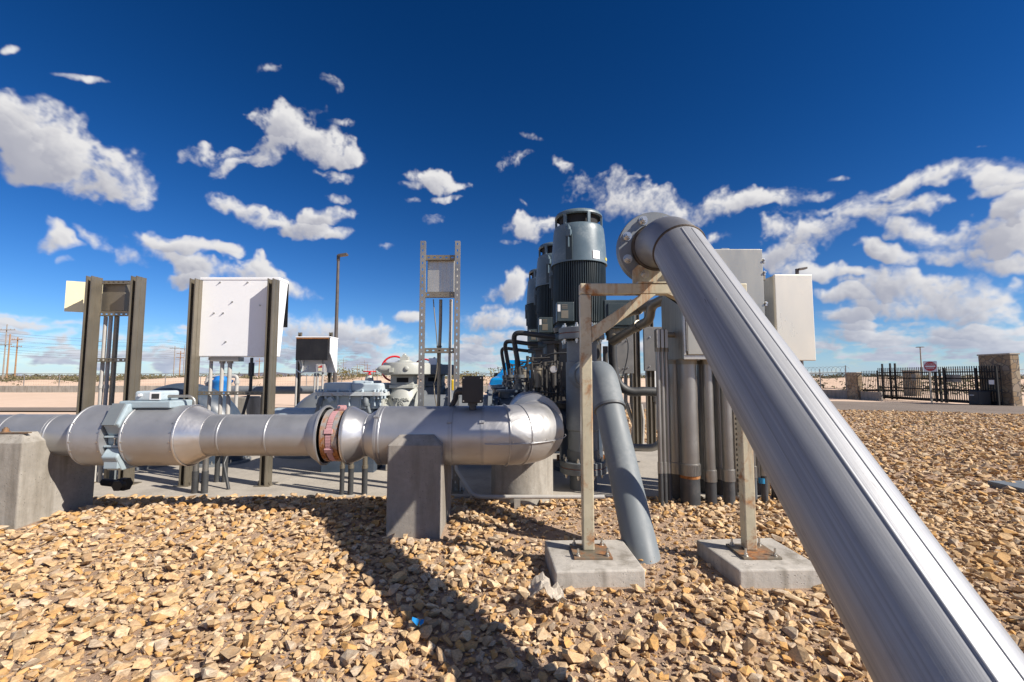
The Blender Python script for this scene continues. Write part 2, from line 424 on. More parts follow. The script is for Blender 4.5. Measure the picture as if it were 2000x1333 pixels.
# ------------------------------------------------------------------ materials (all procedural)
class NT:
    def __init__(s, name):
        s.m = bpy.data.materials.new(name); s.m.use_nodes = True; s.t = s.m.node_tree; s.t.nodes.clear()
        s.out = s.n('ShaderNodeOutputMaterial'); s.b = s.n('ShaderNodeBsdfPrincipled'); s.l(s.b.outputs[0], s.out.inputs[0])
        s.co = s.n('ShaderNodeTexCoord').outputs['Object']
    def n(s, t, **kw):
        q = s.t.nodes.new(t)
        for k, v in kw.items(): setattr(q, k, v)
        return q
    def l(s, a, b): s.t.links.new(a, b)
    def noise(s, scale, det=6, rough=.55, stretch=None, rot=None, dist=0, off=None):
        q = s.n('ShaderNodeTexNoise'); q.inputs['Scale'].default_value = scale; q.inputs['Detail'].default_value = det
        q.inputs['Roughness'].default_value = rough; q.inputs['Distortion'].default_value = dist
        src = s.co
        if stretch or rot or off:
            mp = s.n('ShaderNodeMapping')
            if rot:
                m0 = s.n('ShaderNodeMapping'); m0.inputs['Rotation'].default_value = rot; s.l(src, m0.inputs[0]); src = m0.outputs[0]
            mp.inputs['Scale'].default_value = stretch or (1, 1, 1)
            if off: mp.inputs['Location'].default_value = off
            s.l(src, mp.inputs[0]); src = mp.outputs[0]
        s.l(src, q.inputs['Vector']); return q.outputs['Fac']
    def ramp(s, fac, stops, interp='LINEAR'):
        q = s.n('ShaderNodeValToRGB'); q.color_ramp.interpolation = interp; e = q.color_ramp.elements
        while len(e) < len(stops): e.new(.5)
        for i, (p, c) in enumerate(stops):
            e[i].position = p; e[i].color = (c, c, c, 1) if isinstance(c, (int, float)) else (*c, 1)
        s.l(fac, q.inputs[0]); return q.outputs[0]
    def mix(s, fac, a, b, mode='MIX'):
        q = s.n('ShaderNodeMix', data_type='RGBA', blend_type=mode)
        for i, v in ((0, fac), (6, a), (7, b)):
            if hasattr(v, 'is_linked'): s.l(v, q.inputs[i])
            elif i == 0: q.inputs[i].default_value = v
            else: q.inputs[i].default_value = (*v, 1)
        return q.outputs[2]
    def math(s, op, a, b=None):
        q = s.n('ShaderNodeMath', operation=op)
        for i, v in enumerate((a, b)):
            if v is None: continue
            if hasattr(v, 'is_linked'): s.l(v, q.inputs[i])
            else: q.inputs[i].default_value = v
        return q.outputs[0]
    def set(s, key, v):
        i = s.b.inputs[key]
        if hasattr(v, 'is_linked'): s.l(v, i)
        elif isinstance(v, tuple): i.default_value = (*v, 1)
        else: i.default_value = v
    def bump(s, h, strength=.2, dist=.01, prev=None):
        q = s.n('ShaderNodeBump'); q.inputs['Strength'].default_value = strength; q.inputs['Distance'].default_value = dist
        s.l(h, q.inputs['Height'])
        if prev is not None: s.l(prev, q.inputs['Normal'])
        return q.outputs[0]

def paint(name, c, rough=.45, metal=0, var=.18, dirt=None, dirt_amt=.5, scale=5, bump=.12, bscale=90, rvar=.12, stretch=None, coat=0):
    t = NT(name)
    n1 = t.noise(scale, 7, .6, stretch=stretch); n2 = t.noise(scale * 9, 4)
    lo = tuple(x * (1 - var) for x in c); hi = tuple(min(1, x * (1 + var)) for x in c)
    cc = t.ramp(n1, [(.3, lo), (.7, hi)])
    if dirt:
        m = t.ramp(t.math('ADD', t.math('MULTIPLY', n1, .6), t.math('MULTIPLY', n2, .4)), [(.52, 0), (.68, dirt_amt)])
        cc = t.mix(m, cc, dirt)
    t.set('Base Color', cc); t.set('Metallic', metal)
    t.set('Roughness', t.ramp(n1, [(.3, max(.03, rough - rvar)), (.7, min(1, rough + rvar))]))
    if coat: t.set('Coat Weight', coat)
    nb = t.noise(bscale, 3)
    t.set('Normal', t.bump(nb, bump, .003)); return t.m

def concrete(name, c, stain=(.16,.14,.11), streak=True):
    t = NT(name)
    n1 = t.noise(2.2, 8, .65); n2 = t.noise(28, 6, .6)
    cc = t.ramp(n1, [(.25, tuple(x*.72 for x in c)), (.5, c), (.75, tuple(min(1, x*1.18) for x in c))])
    cc = t.mix(t.ramp(n2, [(.4, 0), (.62, .28)]), cc, tuple(x*.62 for x in c))
    if streak:
        n3 = t.noise(7, 5, .6, stretch=(1, 1, .12)); cc = t.mix(t.ramp(n3, [(.47, 0), (.68, .68)]), cc, stain)
    vo = t.n('ShaderNodeTexVoronoi'); vo.inputs['Scale'].default_value = 42; t.l(t.co, vo.inputs['Vector'])
    pit = t.ramp(vo.outputs['Distance'], [(.09, 0), (.19, 1)])
    msk = t.ramp(t.noise(9, 3), [(.5, 1), (.6, 0)])
    pm = t.math('MAXIMUM', pit, msk)
    cc = t.mix(pm, tuple(x*.4 for x in c), cc)
    t.set('Base Color', cc); t.set('Roughness', .88); t.set('Specular IOR Level', .25)
    b1 = t.bump(t.noise(70, 8, .7), .35, .004); b1 = t.bump(t.noise(7, 6, .6), .35, .02, b1); t.set('Normal', t.bump(pm, .5, .006, b1)); return t.m

def rusty(name, c, metal=.25, amount=(.52, .66)):
    t = NT(name)
    n1 = t.noise(5.5, 9, .68, dist=.4); n3 = t.noise(9, 7, .65, stretch=(1.6, 1.6, .16))
    base = t.ramp(t.noise(14, 6), [(.3, tuple(x*.8 for x in c)), (.7, c)])
    mk = t.math('MAXIMUM', t.ramp(n1, [(amount[0], 0), (amount[1], 1)]), t.ramp(n3, [(amount[0] + .02, 0), (amount[1] + .04, .9)]))
    rc = t.ramp(t.noise(38, 6, .7), [(.3, (.10, .032, .010)), (.5, (.30, .115, .030)), (.72, (.46, .22, .07))])
    t.set('Base Color', t.mix(mk, base, rc)); t.set('Metallic', t.math('MULTIPLY', t.math('SUBTRACT', 1, mk), metal))
    t.set('Roughness', t.ramp(mk, [(0, .45), (1, .9)])); t.set('Normal', t.bump(t.noise(120, 6), .3, .002)); return t.m

def sheet_metal(name, c, rough=.38, metal=.9, dent=.0, dscale=4, streak=None, rot=None, dirt=.35, dirtc=(.17,.14,.10)):
    t = NT(name)
    n1 = t.noise(3.0, 8, .6); n2 = t.noise(40, 5, .6)
    cc = t.ramp(n1, [(.25, tuple(x*.82 for x in c)), (.75, tuple(min(1, x*1.1) for x in c))])
    rr = t.ramp(n1, [(.25, rough - .08), (.75, rough + .12)])
    nrm = t.bump(n2, .05, .002)
    if streak:
        ns = t.noise(1.0, 6, .7, stretch=streak, rot=rot)
        cc = t.mix(t.ramp(ns, [(.35, 0), (.7, .55)]), cc, tuple(min(1, x*1.3) for x in c))
        nd = t.noise(1.7, 6, .7, stretch=streak, rot=rot, off=(3, 1, 7))
        cc = t.mix(t.ramp(nd, [(.56, 0), (.75, .5)]), cc, tuple(x*.5 for x in c))
        rr = t.ramp(ns, [(.3, rough + .1), (.7, max(.08, rough - .1))])
        nrm = t.bump(ns, .08, .003, nrm)
    if dent:
        nd2 = t.noise(dscale, 3, .5, dist=.8); nrm = t.bump(nd2, dent, .05, nrm)
    if dirt:
        m = t.ramp(t.noise(6, 9, .72, dist=.6), [(.56, 0), (.75, dirt)]); cc = t.mix(m, cc, dirtc)
    t.set('Base Color', cc); t.set('Metallic', metal); t.set('Roughness', rr); t.set('Normal', nrm); return t.m

def ground_mat(name, cols, scales, bump=.5, bscale=30, rough=.95, speck=None):
    t = NT(name)
    n1 = t.noise(scales[0], 9, .65); n2 = t.noise(scales[1], 7, .7)
    cc = t.ramp(n1, [(.28, cols[0]), (.5, cols[1]), (.72, cols[2])])
    cc = t.mix(t.ramp(n2, [(.35, .0), (.7, .45)]), cc, cols[3])
    if speck:
        cc = t.mix(t.ramp(t.noise(speck[0], 5, .7), [(.55, 0), (.66, speck[2])]), cc, speck[1])
    t.set('Base Color', cc); t.set('Roughness', rough); t.set('Specular IOR Level', .15)
    t.set('Normal', t.bump(t.noise(bscale, 8, .72), bump, .02)); return t.m

M = {}
M['galv'] = sheet_metal('galvanised strut', (.26, .23, .18), .46, .65, dirt=.5)
M['galv_light'] = sheet_metal('galvanised strut bright', (.38, .365, .33), .42, .8, dirt=.35)
M['conduit'] = sheet_metal('galvanised conduit', (.33, .32, .30), .38, .8, dirt=.4)
M['conduit_white'] = paint('white conduit', (.42, .405, .38), .5, 0, .12, (.35,.31,.26), .4)
M['jacket'] = sheet_metal('weathered aluminium jacket', (.47, .475, .49), .42, .78, dent=.04, dscale=2.2, dirt=.22)
M['jacket_dull'] = sheet_metal('dull aluminium jacket', (.43, .435, .445), .46, .72, dent=.05, dscale=3, dirt=.3, dirtc=(.24,.23,.22))
M['jacket_bright'] = sheet_metal('bright dented aluminium', (.52, .515, .51), .44, .75, dent=.34, dscale=3.4, dirt=.14)
M['jacket_cone'] = sheet_metal('bright aluminium cone', (.68, .67, .66), .34, .85, dent=.12, dscale=5, dirt=.08)
PIPE_DIR = None
M['concrete'] = concrete('weathered concrete', (.36, .335, .295))
M['concrete_dark'] = concrete('pedestal concrete', (.30, .275, .245))
M['concrete_pad'] = concrete('pad concrete', (.41, .375, .325), streak=False)
M['concrete_block'] = concrete('footing concrete', (.46, .43, .385))
M['rusty'] = rusty('rust streaked steel', (.53, .485, .355), .12, (.52, .66))
M['rusty_plate'] = rusty('rusty base plate', (.21, .18, .135), .3, (.49, .66))
M['rust'] = rusty('rust', (.30, .20, .13), .1, (.36, .5))
M['rust_ring'] = rusty('rusty clamp ring', (.44, .42, .40), .4, (.46, .58))
M['bolt'] = sheet_metal('zinc bolts', (.62, .60, .55), .3, .95, dirt=.15)
M['motor'] = paint('blue grey motor enamel', (.10, .145, .178), .40, 0, .10, (.33,.36,.36), .3, 4)
M['motor_dark'] = paint('motor fin enamel', (.035, .052, .060), .45, 0, .12)
M['black_inside'] = paint('opening shade black', (.01, .01, .012), .8)  # near-black that paints the shade inside openings
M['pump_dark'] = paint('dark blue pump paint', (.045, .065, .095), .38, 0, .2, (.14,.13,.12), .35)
M['pump_metal'] = sheet_metal('shade-darkened grimy pump steel', (.085, .08, .075), .5, .5, dirt=.4, dirtc=(.12,.10,.08))  # steel colour darkened as the shade under the motors, with grime on top
M['pvc'] = paint('grey pvc', (.155, .177, .193), .58, 0, .06, (.42,.42,.41), .2, 3, .04)
M['pvc_dark'] = paint('dark grey pvc', (.10, .11, .12), .5, 0, .1)
M['meter'] = paint('grey blue meter paint', (.31, .385, .425), .4, 0, .08, (.24,.25,.24), .3)
M['cover'] = paint('pale blue grey valve paint', (.43, .51, .56), .38, 0, .08, (.35,.25,.15), .28, 7)
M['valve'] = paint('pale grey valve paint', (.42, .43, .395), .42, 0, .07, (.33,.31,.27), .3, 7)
M['valve_shade'] = paint('shade-darkened valve paint', (.15, .165, .17), .42, 0, .08)  # pale valve paint with the rear valve's shade put into the colour
M['steelpipe'] = paint('grey pipe paint', (.19, .205, .22), .4, .1, .1, (.2,.2,.2), .3)
M['red'] = paint('red enamel', (.62, .018, .025), .3, 0, .1)
M['pink'] = paint('faded pink paint', (.47, .265, .275), .55, 0, .12, (.34,.10,.09), .55, 7)
M['white'] = paint('white enamel', (.84, .85, .86), .38, 0, .03, (.66,.65,.62), .25, 3, .03)
M['cream'] = paint('cream enamel', (.80, .73, .47), .4, 0, .04)
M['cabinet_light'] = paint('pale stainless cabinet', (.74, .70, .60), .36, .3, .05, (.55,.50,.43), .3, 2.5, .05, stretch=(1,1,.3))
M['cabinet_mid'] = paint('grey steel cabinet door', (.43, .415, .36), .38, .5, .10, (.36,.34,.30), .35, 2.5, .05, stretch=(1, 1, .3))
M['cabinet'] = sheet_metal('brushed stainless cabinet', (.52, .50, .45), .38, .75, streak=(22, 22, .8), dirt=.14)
M['cabinet_dark'] = paint('grey panel back', (.20, .195, .185), .5, .4, .1)
M['black'] = paint('black powder coat', (.014, .014, .017), .5, 0, .2, (.05,.048,.045), .3)
M['black_fence'] = paint('black fence paint', (.010, .010, .010), .75)
M['hose'] = paint('black flexible conduit', (.035, .037, .04), .5, 0, .15, (.09,.085,.08), .3)
M['pvc_black'] = paint('dark grey buried conduit', (.05, .052, .055), .5, 0, .2, (.16,.14,.12), .35)
M['pole'] = paint('bronze pole paint', (.10, .085, .075), .45, .2, .1)
M['wood'] = paint('utility pole wood', (.30, .17, .085), .85, 0, .2, stretch=(1,1,.1))
M['wood_grey'] = paint('weathered pole', (.26, .22, .18), .8)
M['blue_valve'] = paint('bright blue valve paint', (.02, .19, .55), .35, 0, .1)
M['car_blue'] = paint('light blue car paint', (.004, .24, .56), .22, 0, .05, coat=.6)
M['glass'] = paint('tinted car glass', (.02, .025, .03), .06, 0, .1)
M['tyre'] = paint('tyre rubber', (.02, .02, .02), .8)
M['lamp_amber'] = paint('orange lamp lens', (.7, .12, .03), .25)
M['yellow'] = paint('yellow marker paint', (.75, .50, .02), .45)
M['plate'] = sheet_metal('aluminium plate', (.72, .70, .70), .4, .6, dirt=.15)
M['sticker'] = paint('white sticker', (.74, .74, .74), .5, 0, .04)
M['sticker_yellow'] = paint('yellow sticker', (.70, .58, .10), .5)
M['sticker_blue'] = paint('blue sticker', (.02, .22, .42), .45)
M['gasket'] = paint('red gasket', (.24, .07, .035), .8)
M['sign_red'] = paint('sign red', (.50, .035, .045), .45)
M['wire'] = paint('power line wire', (.08, .08, .085), .5)
M['bark'] = paint('bark', (.12, .085, .055), .9)
M['mesh_steel'] = paint('fence galvanising', (.20, .20, .20), .5, .4)

# ------------------------------------------------------------------ the ground
PAD_Y0, PAD_X1, PAD_X0, PAD_Y1 = 4.93, 2.75, -9.5, 8.75
PAD_Z = 0.035
def bumpz(x, y):
    z = .10 * math.exp(-((x + 2.9) / 1.9) ** 2 - ((y - 4.25) / .55) ** 2)
    z += .05 * math.exp(-((x + 3.9) / .8) ** 2 - ((y - 3.6) / .6) ** 2)
    z += .045 * math.exp(-((x - 1.0) / .26) ** 2 - ((y - 3.42) / .22) ** 2)
    z += .02 * math.exp(-((x - .6) / .8) ** 2 - ((y - 2.75) / .35) ** 2)
    z += .022 * mnoise.noise(Vector((x * .9, y * .9, 3.1))) + .012 * mnoise.noise(Vector((x * 2.7, y * 2.7, 1.7)))
    return z
def near_edge(x):   # near edge of the road
    return float(np.interp(x, [-60, -12, 0, 6, 12.8, 17.3, 26, 60], [18.0, 17.5, 17.3, 17.6, 17.5, 15.4, 13.6, 9]))
def far_edge(x):
    return float(np.interp(x, [-60, -12, 0, 8, 15.3, 20, 24.5, 60], [19.4, 19.6, 20.6, 23.8, 25.4, 23.0, 19.6, 12]))

M['sand'] = ground_mat('desert sand', ((.56,.415,.30), (.68,.51,.385), (.74,.58,.46), (.60,.45,.335)), (.09, 1.1), .35, 4, speck=(2.2, (.34,.27,.17), .22))
M['dirt'] = ground_mat('dusty dirt bed', ((.32,.22,.155), (.42,.30,.215), (.49,.36,.265), (.35,.245,.175)), (1.4, 14), .9, 46, speck=(60, (.52,.40,.28), .7))
M['asphalt'] = ground_mat('dusty asphalt', ((.19,.155,.13), (.23,.19,.16), (.27,.225,.19), (.17,.14,.12)), (.5, 22), .35, 160)
M['dune'] = ground_mat('pale dune sand', ((.58,.40,.28), (.68,.50,.37), (.74,.57,.44), (.60,.44,.32)), (.25, 2.0), .6, 5)
M['mountain'] = ground_mat('far bare rock', ((.13,.12,.15), (.17,.16,.19), (.20,.19,.22), (.14,.13,.16)), (.0006, .004), .3, .01)

b = MB(); b.add([(-9000,-3000,-.08),(9000,-3000,-.08),(9000,16000,-.08),(-9000,16000,-.08)], [(0,1,2,3)])
structure(b.build('ground', M['sand'], base=(0,0,-.08)))

def sheet(fn_lo, fn_hi, xs, ny, zf):
    b = MB(); vs = []; fs = []
    for i, x in enumerate(xs):
        y0, y1 = fn_lo(x), fn_hi(x)
        for j in range(ny + 1):
            y = y0 + (y1 - y0) * j / ny; vs.append((x, y, zf(x, y)))
    for i in range(len(xs) - 1):
        for j in range(ny):
            a = i * (ny + 1) + j; fs.append((a, a + ny + 1, a + ny + 2, a + 1))
    b.add(vs, fs, True); return b
xs = list(np.linspace(-14, 24, 260))
structure(sheet(lambda x: -2.5, lambda x: near_edge(x) - .05, xs, 150, bumpz).build('gravel_bed', M['dirt'], base=(0,0,0)))
xs = list(np.linspace(-60, 60, 120))
structure(sheet(near_edge, far_edge, xs, 6, lambda x, y: -.03).build('road', M['asphalt'], base=(0,20,-.03)))
b = MB(); b.bx(PAD_X0, PAD_X1, PAD_Y0, PAD_Y1, -.2, PAD_Z)
pad = structure(b.build('concrete_pad', M['concrete_pad'], base=(0,0,0), bevel=.012))
b = MB(); b.bx(-9.5, 1.6, PAD_Y1 + .02, 13.6, -.2, PAD_Z - .005)
structure(b.build('concrete_slab', M['concrete_pad'], base=(0,0,0), bevel=.012))

# low sand mounds before the horizon and a far blue mesa
def dunez(x, y):
    f = math.exp(-((y - 58) / 13) ** 2)
    n = mnoise.noise(Vector((x * .045, y * .02, 5))) * .9 + mnoise.noise(Vector((x * .16, y * .09, 9))) * .35 + .55
    return -.12 + max(0, n) * 1.75 * f
xs = list(np.linspace(-110, 70, 240))
structure(sheet(lambda x: 41, lambda x: 82, xs, 26, dunez).build('sand_hills', M['dune'], base=(0,60,0)))
def mountain(name, pts, Y, depth):
    b = MB(); n = len(pts); vs = []
    for u, v in pts:
        p = P(u, v, Y); vs.append((p.x, Y, p.z))
    for u, v in pts:
        p = P(u, v, Y); vs.append((p.x, Y - depth * .5, -6))
    for u, v in pts:
        p = P(u, v, Y); vs.append((p.x, Y + depth * .5, -6))
    fs = [(i, i + 1, n + i + 1, n + i) for i in range(n - 1)] + [(i + 1, i, 2 * n + i, 2 * n + i + 1) for i in range(n - 1)]
    b.add(vs, [f[::-1] for f in fs], False)
    structure(b.build(name, M['mountain']))
mountain('mountain', [(468,737),(486,733),(505,729.5),(520,727.5),(535,726.5),(546,728),(556,731.5),(570,734),(590,737)], 9000, 3000)
mountain('mountain', [(-60,737),(0,734.5),(60,733.5),(110,734),(150,733),(210,735),(280,737)], 12500, 3000)

# ------------------------------------------------------------------ loose stones (beyond counting: one object)
def stone_templates(n, verts, seed):
    rng = random.Random(seed); out = []
    for k in range(n):
        bm = bmesh.new()
        sx, sy, sz = 1.0, rng.uniform(.48, .85), rng.uniform(.26, .58)
        for i in range(verts):
            z = rng.uniform(-1, 1); t = rng.uniform(0, 2 * math.pi); r = math.sqrt(1 - z * z)
            q = rng.uniform(.78, 1.0)
            # push towards a box so that flat broken faces appear
            v = Vector((r * math.cos(t), r * math.sin(t), z)); mxc = max(abs(v.x), abs(v.y), abs(v.z))
            v = v * (q / (mxc ** .62))
            bm.verts.new((v.x * sx * .5, v.y * sy * .5, v.z * sz * .5))
        bmesh.ops.convex_hull(bm, input=bm.verts)
        for v in [v for v in bm.verts if not v.link_faces]: bm.verts.remove(v)
        bmesh.ops.dissolve_limit(bm, angle_limit=RAD(16), verts=bm.verts, edges=bm.edges)
        bmesh.ops.triangulate(bm, faces=bm.faces)
        bm.verts.ensure_lookup_table(); bm.verts.index_update()
        out.append((np.array([v.co[:] for v in bm.verts], np.float32), np.array([[v.index for v in f.verts] for f in bm.faces], np.int32)))
        bm.free()
    return out
BLOCKS = [  # x0,x1,y0,y1 kept free of stones
 (-1.03,-.55,3.73,4.42), (-4.75,-3.94,3.73,4.42), (.26,.81,2.84,3.40), (1.36,1.92,2.87,3.42)]
def bare(x, y):  # how bare the dirt is (0 covered .. 1 bare)
    q = max(0, 1 - ((x - .85) / 1.15) ** 2 - ((y - 3.75) / 1.15) ** 2) * .95
    q = max(q, .5 * max(0, 1 - ((x - .55) / .6) ** 2 - ((y - 2.55) / .5) ** 2))
    return q * .48
def scatter():
    rng = np.random.default_rng(5)
    hi = stone_templates(22, 15, 1); lo = stone_templates(12, 9, 2)
    V, Fc, T = [], [], []; off = 0
    layers = [  # y0,y1, cell, size range, templates, lift
        (1.15, 3.6, .034, (.012, .028), lo, .004),
        (1.15, 5.3, .047, (.026, .055), lo, .004),
        (1.15, 5.3, .062, (.042, .084), hi, .012),
        (1.15, 5.3, .150, (.075, .120), hi, .022),
        (5.3, 10, .085, (.055, .115), lo, .014), (5.3, 10, .20, (.10, .16), lo, .03),
        (10, 18.6, .115, (.07, .14), lo, .016)]
    for (y0, y1, cell, (s0, s1), tem, lift) in layers:
        ny = int((y1 - y0) / cell)
        for j in range(ny):
            yy = y0 + j * cell
            lim = 1.19 * yy + .9
            xs_ = np.arange(-lim, lim, cell)
            X = xs_ + rng.uniform(-.5, .5, len(xs_)) * cell; Yv = yy + rng.uniform(-.5, .5, len(xs_)) * cell
            for x, y in zip(X, Yv):
                if y > near_edge(x) - .1: continue
                if y > PAD_Y0 - .02 and PAD_X0 < x < PAD_X1 + .03 and y < 17:
                    if y < PAD_Y1 or x < 1.7: continue
                if y > 5.3 and x < 0: continue
                if any(a - .025 < x < c + .025 and d - .025 < y < e + .025 for a, c, d, e in BLOCKS): continue
                br = bare(x, y)
                clump = .5 + .5 * mnoise.noise(Vector((x * 3.1, y * 3.1, 0)))
                if br > 0 and rng.random() < br * (1.25 - .5 * clump): continue
                if rng.random() < .06: continue
                if .3 < br and s1 > .1 and rng.random() < .4: continue
                tv, tf = tem[rng.integers(len(tem))]
                s = rng.uniform(s0, s1) * (1 - .25 * (br > .2))
                a = rng.uniform(0, 2 * math.pi); tx, ty = rng.normal(0, .30, 2)
                ca, sa = math.cos(a), math.sin(a)
                Rz = np.array([[ca, -sa, 0], [sa, ca, 0], [0, 0, 1]])
                Rx = np.array([[1, 0, 0], [0, math.cos(tx), -math.sin(tx)], [0, math.sin(tx), math.cos(tx)]])
                Ry = np.array([[math.cos(ty), 0, math.sin(ty)], [0, 1, 0], [-math.sin(ty), 0, math.cos(ty)]])
                W = (tv * s) @ (Rz @ Rx @ Ry).T
                W[:, 0] += x; W[:, 1] += y; W[:, 2] += bumpz(x, y) + lift + rng.uniform(-.018, .012) * s / .1 + s * .06
                V.append(W); Fc.append(tf + off); off += len(tv)
                T.append(np.full(len(tf) , rng.random(), np.float32))
    V = np.concatenate(V).astype(np.float32); Fc = np.concatenate(Fc).astype(np.int32); T = np.concatenate(T)
    me = bpy.data.meshes.new('gravel')
    me.vertices.add(len(V)); me.vertices.foreach_set('co', V.ravel())
    nf = len(Fc); me.loops.add(nf * 3); me.loops.foreach_set('vertex_index', Fc.ravel())
    me.polygons.add(nf); me.polygons.foreach_set('loop_start', np.arange(0, nf * 3, 3, dtype=np.int32)); 
    at = me.attributes.new('stone_id', 'FLOAT', 'FACE'); at.data.foreach_set('value', T)
    me.polygons.foreach_set('use_smooth', np.zeros(nf, dtype=bool)); me.update(calc_edges=True); me.validate()
    t = NT('broken limestone')
    a = t.n('ShaderNodeAttribute', attribute_name='stone_id', attribute_type='GEOMETRY')
    c = t.ramp(a.outputs['Fac'], [(0, (0.642,0.446,0.242)), (.12, (0.714,0.547,0.347)), (.24, (0.588,0.362,0.154)), (.36, (0.679,0.480,0.273)), (.46, (0.534,0.385,0.235)), (.56, (0.733,0.580,0.398)),
                                  (.66, (0.605,0.344,0.117)), (.74, (0.659,0.462,0.257)), (.83, (0.407,0.277,0.162)), (.91, (0.551,0.454,0.338)), (1, (0.696,0.504,0.295))], 'CONSTANT')
    n1 = t.noise(16, 6, .65); n2 = t.noise(55, 5, .7, stretch=(1, 1, 3))
    c = t.mix(t.ramp(n1, [(.42, 0), (.68, .65)]), c, (.42, .24, .10))
    c = t.mix(t.ramp(n2, [(.42, .0), (.66, .55)]), c, (.22, .155, .105))
    t.set('Base Color', c); t.set('Roughness', .9); t.set('Specular IOR Level', .2)
    t.set('Normal', t.bump(t.noise(110, 6, .7), .55, .004)); me.materials.append(t.m)
    ob = bpy.data.objects.new('gravel', me); col.objects.link(ob)
    tag(ob, 'loose broken tan and ochre stones covering the ground', 'gravel', kind='stuff')
    print('stones: faces', nf)
scatter()

# scrub along the horizon: far, dense and beyond counting
def leaf_bush(b, c, r, h, n, rng, ls=1.0):
    for i in range(n):
        t = rng.uniform(0, 2 * math.pi); q = rng.random() ** .5; z = rng.random()
        rr = r * q * (1 - .75 * abs(z - .45) ** 1.5)
        p = Vector((c[0] + rr * math.cos(t), c[1] + rr * math.sin(t), c[2] + h * z))
        s = rng.uniform(.10, .24) * (r + h) * .5 * ls
        d1 = Vector((rng.uniform(-1, 1), rng.uniform(-1, 1), rng.uniform(-.2, 1))).normalized() * s
        d2 = Vector((rng.uniform(-1, 1), rng.uniform(-1, 1), rng.uniform(-1, 1))).normalized() * s * .55
        b.add([p - d1 * .5, p + d2, p + d1, p - d2], [(0, 1, 2, 3)])
def foliage(name, c1, c2, c3):
    t = NT(name); n = t.noise(1.3, 4, .6); n2 = t.noise(.35, 3)
    c = t.ramp(n, [(.3, c1), (.5, c2), (.72, c3)]); t.set('Base Color', c); t.set('Roughness', .8); t.set('Specular IOR Level', .1); return t.m
M['scrub'] = foliage('desert scrub leaves', (.055,.055,.028), (.115,.105,.055), (.20,.165,.09))
M['bush'] = foliage('dark bush leaves', (.022,.035,.016), (.045,.06,.028), (.08,.09,.045))
M['drybush'] = foliage('dry olive brush', (.10,.085,.035), (.17,.145,.06), (.25,.20,.10))
rng = random.Random(11); b = MB()
for i in range(1700):
    y = rng.uniform(70, 160); x = rng.uniform(-1.25 * y, 1.3 * y)
    h = rng.uniform(.6, 1.5) * (1 + (y - 62) / 190); leaf_bush(b, (x, y, max(-.1, dunez(x, y) - .1)), rng.uniform(.9, 2.4), h, 26, rng)
for i in range(60):
    y = rng.uniform(47, 60); x = rng.uniform(-62, 10)
    leaf_bush(b, (x, y, dunez(x, y) - .05), rng.uniform(.4, .9), rng.uniform(.3, .7), 22, rng)
for i in range(520):
    y = rng.uniform(31, 75); x = rng.uniform(25, 90)
    leaf_bush(b, (x, y, -.1), rng.uniform(.6, 1.5), rng.uniform(.5, 1.2), 24, rng)
tag(b.build('desert_scrub', M['scrub'], base=(0, 90, 0)), 'olive and brown desert scrub along the horizon', 'scrub', kind='stuff')

# ------------------------------------------------------------------ insulated pipeline on its pedestals
YP = 4.1
ZP = P(900, 850, YP).z
def ax(u): return px(u, YP, 850)
X = Vector((1, 0, 0)); Y = Vector((0, 1, 0)); Z = Vector((0, 0, 1))
def along(mb, u0, u1, r0, r1=None, n=48, caps=False, extra=None):
    x0, x1 = ax(u0), ax(u1)
    prof = [(0, r0), (x1 - x0, r0 if r1 is None else r1)] if extra is None else [((x1 - x0) * t, r) for t, r in extra]
    return mb.lathe((x0, YP, ZP), X, prof, n, caps)
pl = thing('insulated_pipeline', 'silver jacketed pipeline running across on concrete pedestals, with a dented elbow', 'pipeline', (0, YP, 0))
RS, RB = .180, .253
def jacket(name, u0, u1, r, mat, bead=True, **k):
    b = MB(); x0, x1 = ax(u0), ax(u1); L = x1 - x0
    pr = [(0, r - .02), (0, r)]
    if bead: pr += [(.012, r), (.018, r + .004), (.026, r + .004), (.032, r)]
    pr += [(L - .004, r), (L, r), (L, r - .02)]
    b.lathe((x0, YP, ZP), X, pr, 56, False); return b.build(name, mat, pl)
def band(u, r, parent, w=.018, clip_ang=None):
    b = MB(); x = ax(u); b.lathe((x - w/2, YP, ZP), X, [(0, r), (0, r + .004), (w, r + .004), (w, r)], 56, False)
    if clip_ang is not None:
        e = Vector((0, -math.cos(clip_ang), math.sin(clip_ang)))
        t = Vector((0, math.sin(clip_ang), math.cos(clip_ang)))
        b.box(Vector((x, YP, ZP)) + e * (r + .008), X * .020, t * .012, e * .006)
        b.box(Vector((x + .012, YP, ZP)) + e * (r + .012), X * .012, t * .006, e * .005)
    return b.build('band', M['jacket_dull'], parent)
j = jacket('pipe_jacket', -330, 30, RS, M['jacket_dull'])
j = jacket('pipe_jacket', 30, 118, RS + .002, M['jacket_dull'])
j = jacket('pipe_jacket', 118, 196, RS, M['jacket_dull'])
def drum(u0, u1, r, lipl, lipr):
    b = MB(); x0, x1 = ax(u0), ax(u1); L = x1 - x0
    pr = [(0, .17), (0, r + lipl), (.012, r + lipl), (.016, r), (L - .014, r), (L - .010, r + lipr), (L, r + lipr), (L, .17)]
    b.lathe((x0, YP, ZP), X, pr, 64, False); o = b.build('collar_jacket', M['jacket_dull'], pl)
    s = MB()
    for a in (.5, .2, -.1, -.4):
        e = Vector((0, -math.cos(a), math.sin(a)))
        for xx in (x0 + .02, x1 - .02): s.mark().bolt(Vector((xx, YP, ZP)) + e * r, e, .006, .005, 0, False)
    s.build_each('rivet', M['bolt'], o); return o
drum(186, 246, .262, .004, .006)
drum(281, 378, .262, .006, .004)
